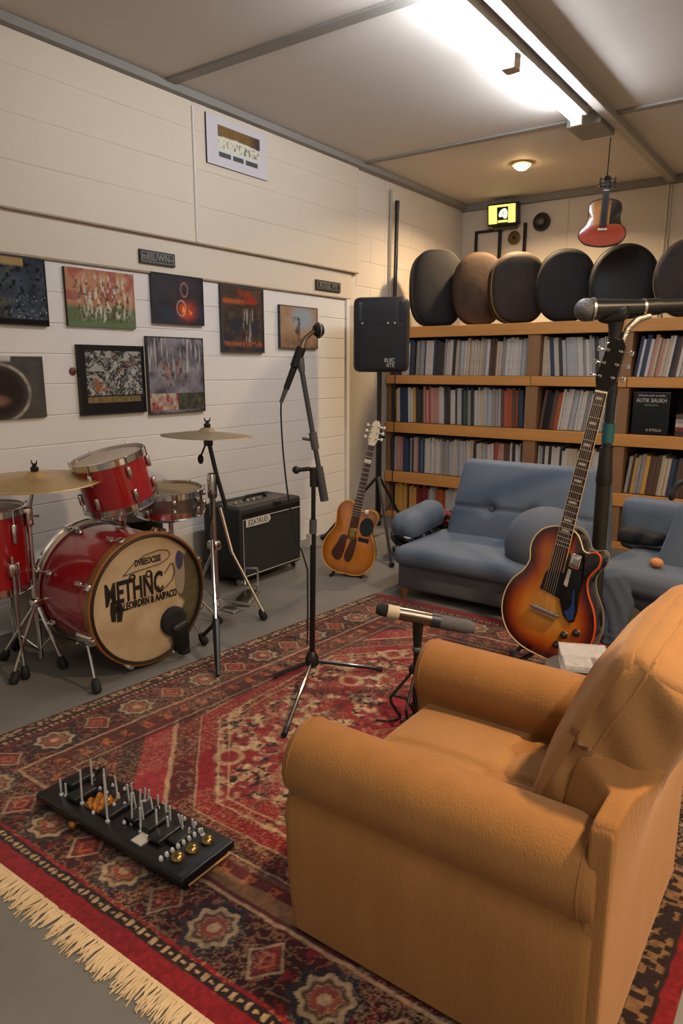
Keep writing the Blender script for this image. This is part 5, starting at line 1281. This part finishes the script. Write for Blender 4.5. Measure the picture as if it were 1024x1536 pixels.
# ---------------------------------------------------------------- back wall
tv = thing('wall_screen', 'small yellow lit screen mounted under the ceiling above the shelves', 'screen', (-2.90, 6.74, 2.72), (math.radians(8), 0, math.radians(6)))
MB().soft((0, 0, .06), (.30, .09, .20), .012, 3).build('casing', mat('brown_black_casing', '#241d1a', .4), tv)
MB().soft((.0, .045, -.055), (.24, .06, .035), .01, 3).build('bracket', mat('olive_casing', '#4a4a34', .5), tv)
MB().box((-.135, -.0485, -.02), (.125, -.0455, .145)).build('display', mat('lit_screen', '#d9d26a', .4, emit=1.1), tv, smooth=False)
MB().box((-.052, -.0505, -.02), (.055, -.0486, .125)).build('screen_figure_panel', mat('screen_black', '#16180f', .4), tv, smooth=False)
mb = MB(); mb.prism(smooth_loop([(-.035, .05), (-.02, .09), (.02, .11), (.045, .09), (.045, .03), (.02, .02), (.0, .04), (-.02, .035)], 4), .0506, .052, RX(PI/2)); mb.build('screen_shape', mat('lit_white', '#e8ecd8', .4, emit=1.2), tv, smooth=False)
text('screen_lettering', '45', .05, mat('screen_black'), tv, T(.018, -.0522, .068) @ R90, .9)
MB().box((-.045, -.052, -.012), (.05, -.0506, .008)).build('screen_strip', mat('lit_screen'), tv, smooth=False)
ef = thing('empty_frame', 'empty black rectangular frame on the back wall left of the small round plate', 'frame', (-3.10, 6.845, 2.50))
f = MB()
for (p, q) in (((-.14, -.02, .15), (.14, 0, .175)), ((-.14, -.02, -.19), (.14, 0, -.165)), ((-.14, -.02, -.165), (-.115, 0, .15)), ((.11, -.02, -.165), (.14, 0, .15))): f.box(p, q)
f.build('frame_bars', M_fb, ef, smooth=False)
MB().tube([(0, -.005, .17), (0, -.003, .19)], .004, 6).build('hanger', M_chr2, ef)
tag(MB().box((-2.735, 6.825, 2.38), (-2.705, 6.845, 2.70)).build('black_batten', M_blk, smooth=False), 'short upright black bar on the back wall right of the round plate', 'bar')
pt = thing('wall_plate', 'small round brass-coloured plate on the back wall below the lit screen', 'plate', (-2.83, 6.845, 2.575), (PI/2, 0, 0))
MB().lathe([(.062, 0), (.064, .008), (.050, .012), (.046, .008), (.02, .010), (0, .010)], 32).build('disc', mat('old_brass', '#7a6440', .4, metal=.6, var=.5, vscale=30), pt)
MB().lathe([(.018, .010), (.016, .018), (0, .020)], 16).build('centre_boss', mat('dark_boss', '#2b1f16', .5), pt)
ws = thing('round_wall_speaker', 'round black speaker-like disc on the back wall right of the lit screen', 'wall speaker', (-2.56, 6.845, 2.69), (PI/2, 0, 0))
MB().lathe([(.080, 0), (.084, .02), (.078, .034), (.060, .036), (.052, .028), (.03, .024), (0, .024)], 32).build('ring_body', mat('dark_ring', '#25211f', .45), ws)
MB().lathe([(.030, .024), (.026, .034), (0, .038)], 20).build('centre_cap', mat('grey_cap', '#6a625c', .5), ws)
# ---------------------------------------------------------------- pedalboard on the rug
pb = thing('pedalboard', 'long black pedalboard bristling with chrome rods on the rug', 'pedalboard', (-1.57, 1.13, 0), (0, 0, .008))
PBX, PBY = -1.57, 1.13
def bxd(p, q):
    if p.z < 0: q.x *= .965; q.y *= .80
    return q
MB().soft((0, 0, .036), (.655, .195, .05), .006, 3, bxd).build('case', mat('satin_black_case', '#101012', .35, bump=.1, bscale=100), pb)
MB().box((.300, -.088, .0585), (.318, .088, .0615)).build('end_strip', mat('grey_strip', '#3c4048', .3, metal=.6), pb, smooth=False)
MB().box((.3225, -.072, .028), (.3255, .080, .033)).build('wood_inlay', mat('inlay_wood', '#c49a6a', .5), pb, smooth=False)
R2 = random.Random(21)
Mrod = mat('bright_steel_rod', '#d4d8dc', .22, metal=.55)
def rod(x, y, h, r=.0032, dx=0, dy=0):
    MB().tube([(x, y, .058), (x+dx, y+dy, .06+h)], r, 8).tube([(x, y, .0605), (x, y, .066)], r*2.2, 8).build('rod', Mrod, pb)
for (x, y, h) in ((-.255, -.055, .055), (-.238, -.050, .045), (-.205, .02, .10), (-.165, -.045, .115), (-.150, .03, .085), (-.10, .035, .075), (-.045, .035, .07), (-.03, -.055, .155), (-.008, .03, .06), (.02, .02, .085), (.035, -.02, .10), (.05, .045, .055), (.062, .0, .075), (.085, -.03, .08), (.10, .05, .05), (.118, .0, .065), (.13, .04, .06), (.150, .015, .05), (.165, .05, .045), (.185, .035, .06), (.195, .065, .035), (.0, .065, .05), (-.02, .07, .045), (.04, .07, .045), (.08, .07, .05), (-.07, .065, .05), (.21, .03, .03), (.24, .06, .025)):
    rod(x, y, h, dx=R2.uniform(-.006, .006), dy=R2.uniform(-.006, .006))
# small pedals, switches, knobs and wires on its top
for k, (x, y, w, l, h, m) in enumerate(((-.27, .02, .05, .09, .022, M_blk), (-.20, -.02, .05, .08, .018, M_blk), (-.055, .0, .05, .10, .014, M_blk), (.03, .02, .05, .09, .02, M_blkm), (.095, .015, .05, .09, .022, M_blk), (.155, .0, .05, .09, .018, M_blkm), (.20, .02, .04, .08, .015, M_blk))):
    MB().soft((x, y, .061+h/2), (w, l, h), .006, 2).build('pedal', m, pb)
MB().soft((-.115, -.015, .066), (.075, .07, .014), .006, 8, lambda p, q: Vector((q.x, q.y, q.z+.008*math.sin(p.x*9+p.y*7)*max(0, p.z)))).build('amber_pedal', mat('amber_glass', '#b3701c', .25, coat=.6, var=.7, vscale=50, vcol='#3f2608'), pb)
MB().box((.095, -.072, .061), (.135, -.030, .066)).build('label_plate', mat('pale_label', '#a9a59e', .5), pb, smooth=False)
for x, y in ((.255, -.045), (.262, .0), (.270, .05)): MB().lathe([(.017, 0), (.019, .006), (.015, .014), (.006, .019), (0, .019)], 18, T(x, y, .061)).build('brass_knob', mat('worn_brass', '#8a7444', .25, metal=.9), pb)
for k in range(8): MB().lathe([(.006, 0), (.007, .006), (.004, .012), (0, .013)], 10, T(.222, -.075+.02*k, .061)).build('switch', Mrod, pb)
for k in range(14):
    x, y = R2.uniform(-.28, .20), R2.uniform(-.06, .08); MB().lathe([(.005, 0), (.006, .004), (.003, .010), (0, .011)], 10, T(x, y, .061+R2.uniform(.0, .012))).build('switch', Mrod, pb)
MB().torus(.026, .006, 24, 8, T(-.22, .06, .072) @ RX(1.0)).build('cable_loop', M_blk, pb)
MB().lathe([(.004, 0), (.004, .012), (.012, .014), (.014, .024), (.008, .030), (0, .031)], 14, T(-.13, -.083, .036) @ RX(PI/2)).build('side_jack', mat('brass_jack', '#a8803c', .3, metal=.9), pb)
# ---------------------------------------------------------------- clear plastic box behind the armchair
cbx = thing('plastic_box', 'clear plastic box with printed labels on a low stool behind the armchair arm', 'box', (-.625, 2.27, .36), (0, 0, .42))
M_clear = mat('clear_plastic', '#e4e4e6', .08, alpha=.26)
mb = MB(); a, b, h, t_ = .075, .055, .055, .003
for (p, q) in (((-a, -b, 0), (a, b, t_)), ((-a, -b, t_), (-a+t_, b, h)), ((a-t_, -b, t_), (a, b, h)), ((-a+t_, -b, t_), (a-t_, -b+t_, h)), ((-a+t_, b-t_, t_), (a-t_, b, h))): mb.box(p, q)
mb.build('tub', M_clear, cbx, smooth=False)
MB().box((-a-.002, -b-.002, h+.0005), (a+.002, b+.002, h+.005)).build('lid', M_clear, cbx, smooth=False, bevel=.001)
MB().box((-.060, -.048, .006), (.030, .040, .018)).build('printed_card', mat('card_print', '#e6e4e0', .6, var=.6, vscale=60, vcol='#5b6270'), cbx, smooth=False)
MB().box((.040, -.04, .006), (.062, .04, .03)).build('pink_card', mat('pink_card', '#a5685c', .6), cbx, smooth=False)
st3 = thing('stool', 'low black stool hidden behind the armchair under the clear plastic box', 'stool', (-.625, 2.27, 0))
MB().lathe([(0, .33), (.11, .33), (.12, .34), (.12, .355), (0, .359)], 28).build('seat', M_blk, st3)
for k in range(3):
    a_ = 2*PI*k/3; MB().tube([(.06*math.cos(a_), .06*math.sin(a_), .33), (.12*math.cos(a_), .12*math.sin(a_), .012)], .010, 8).build('leg', M_blkm, st3)
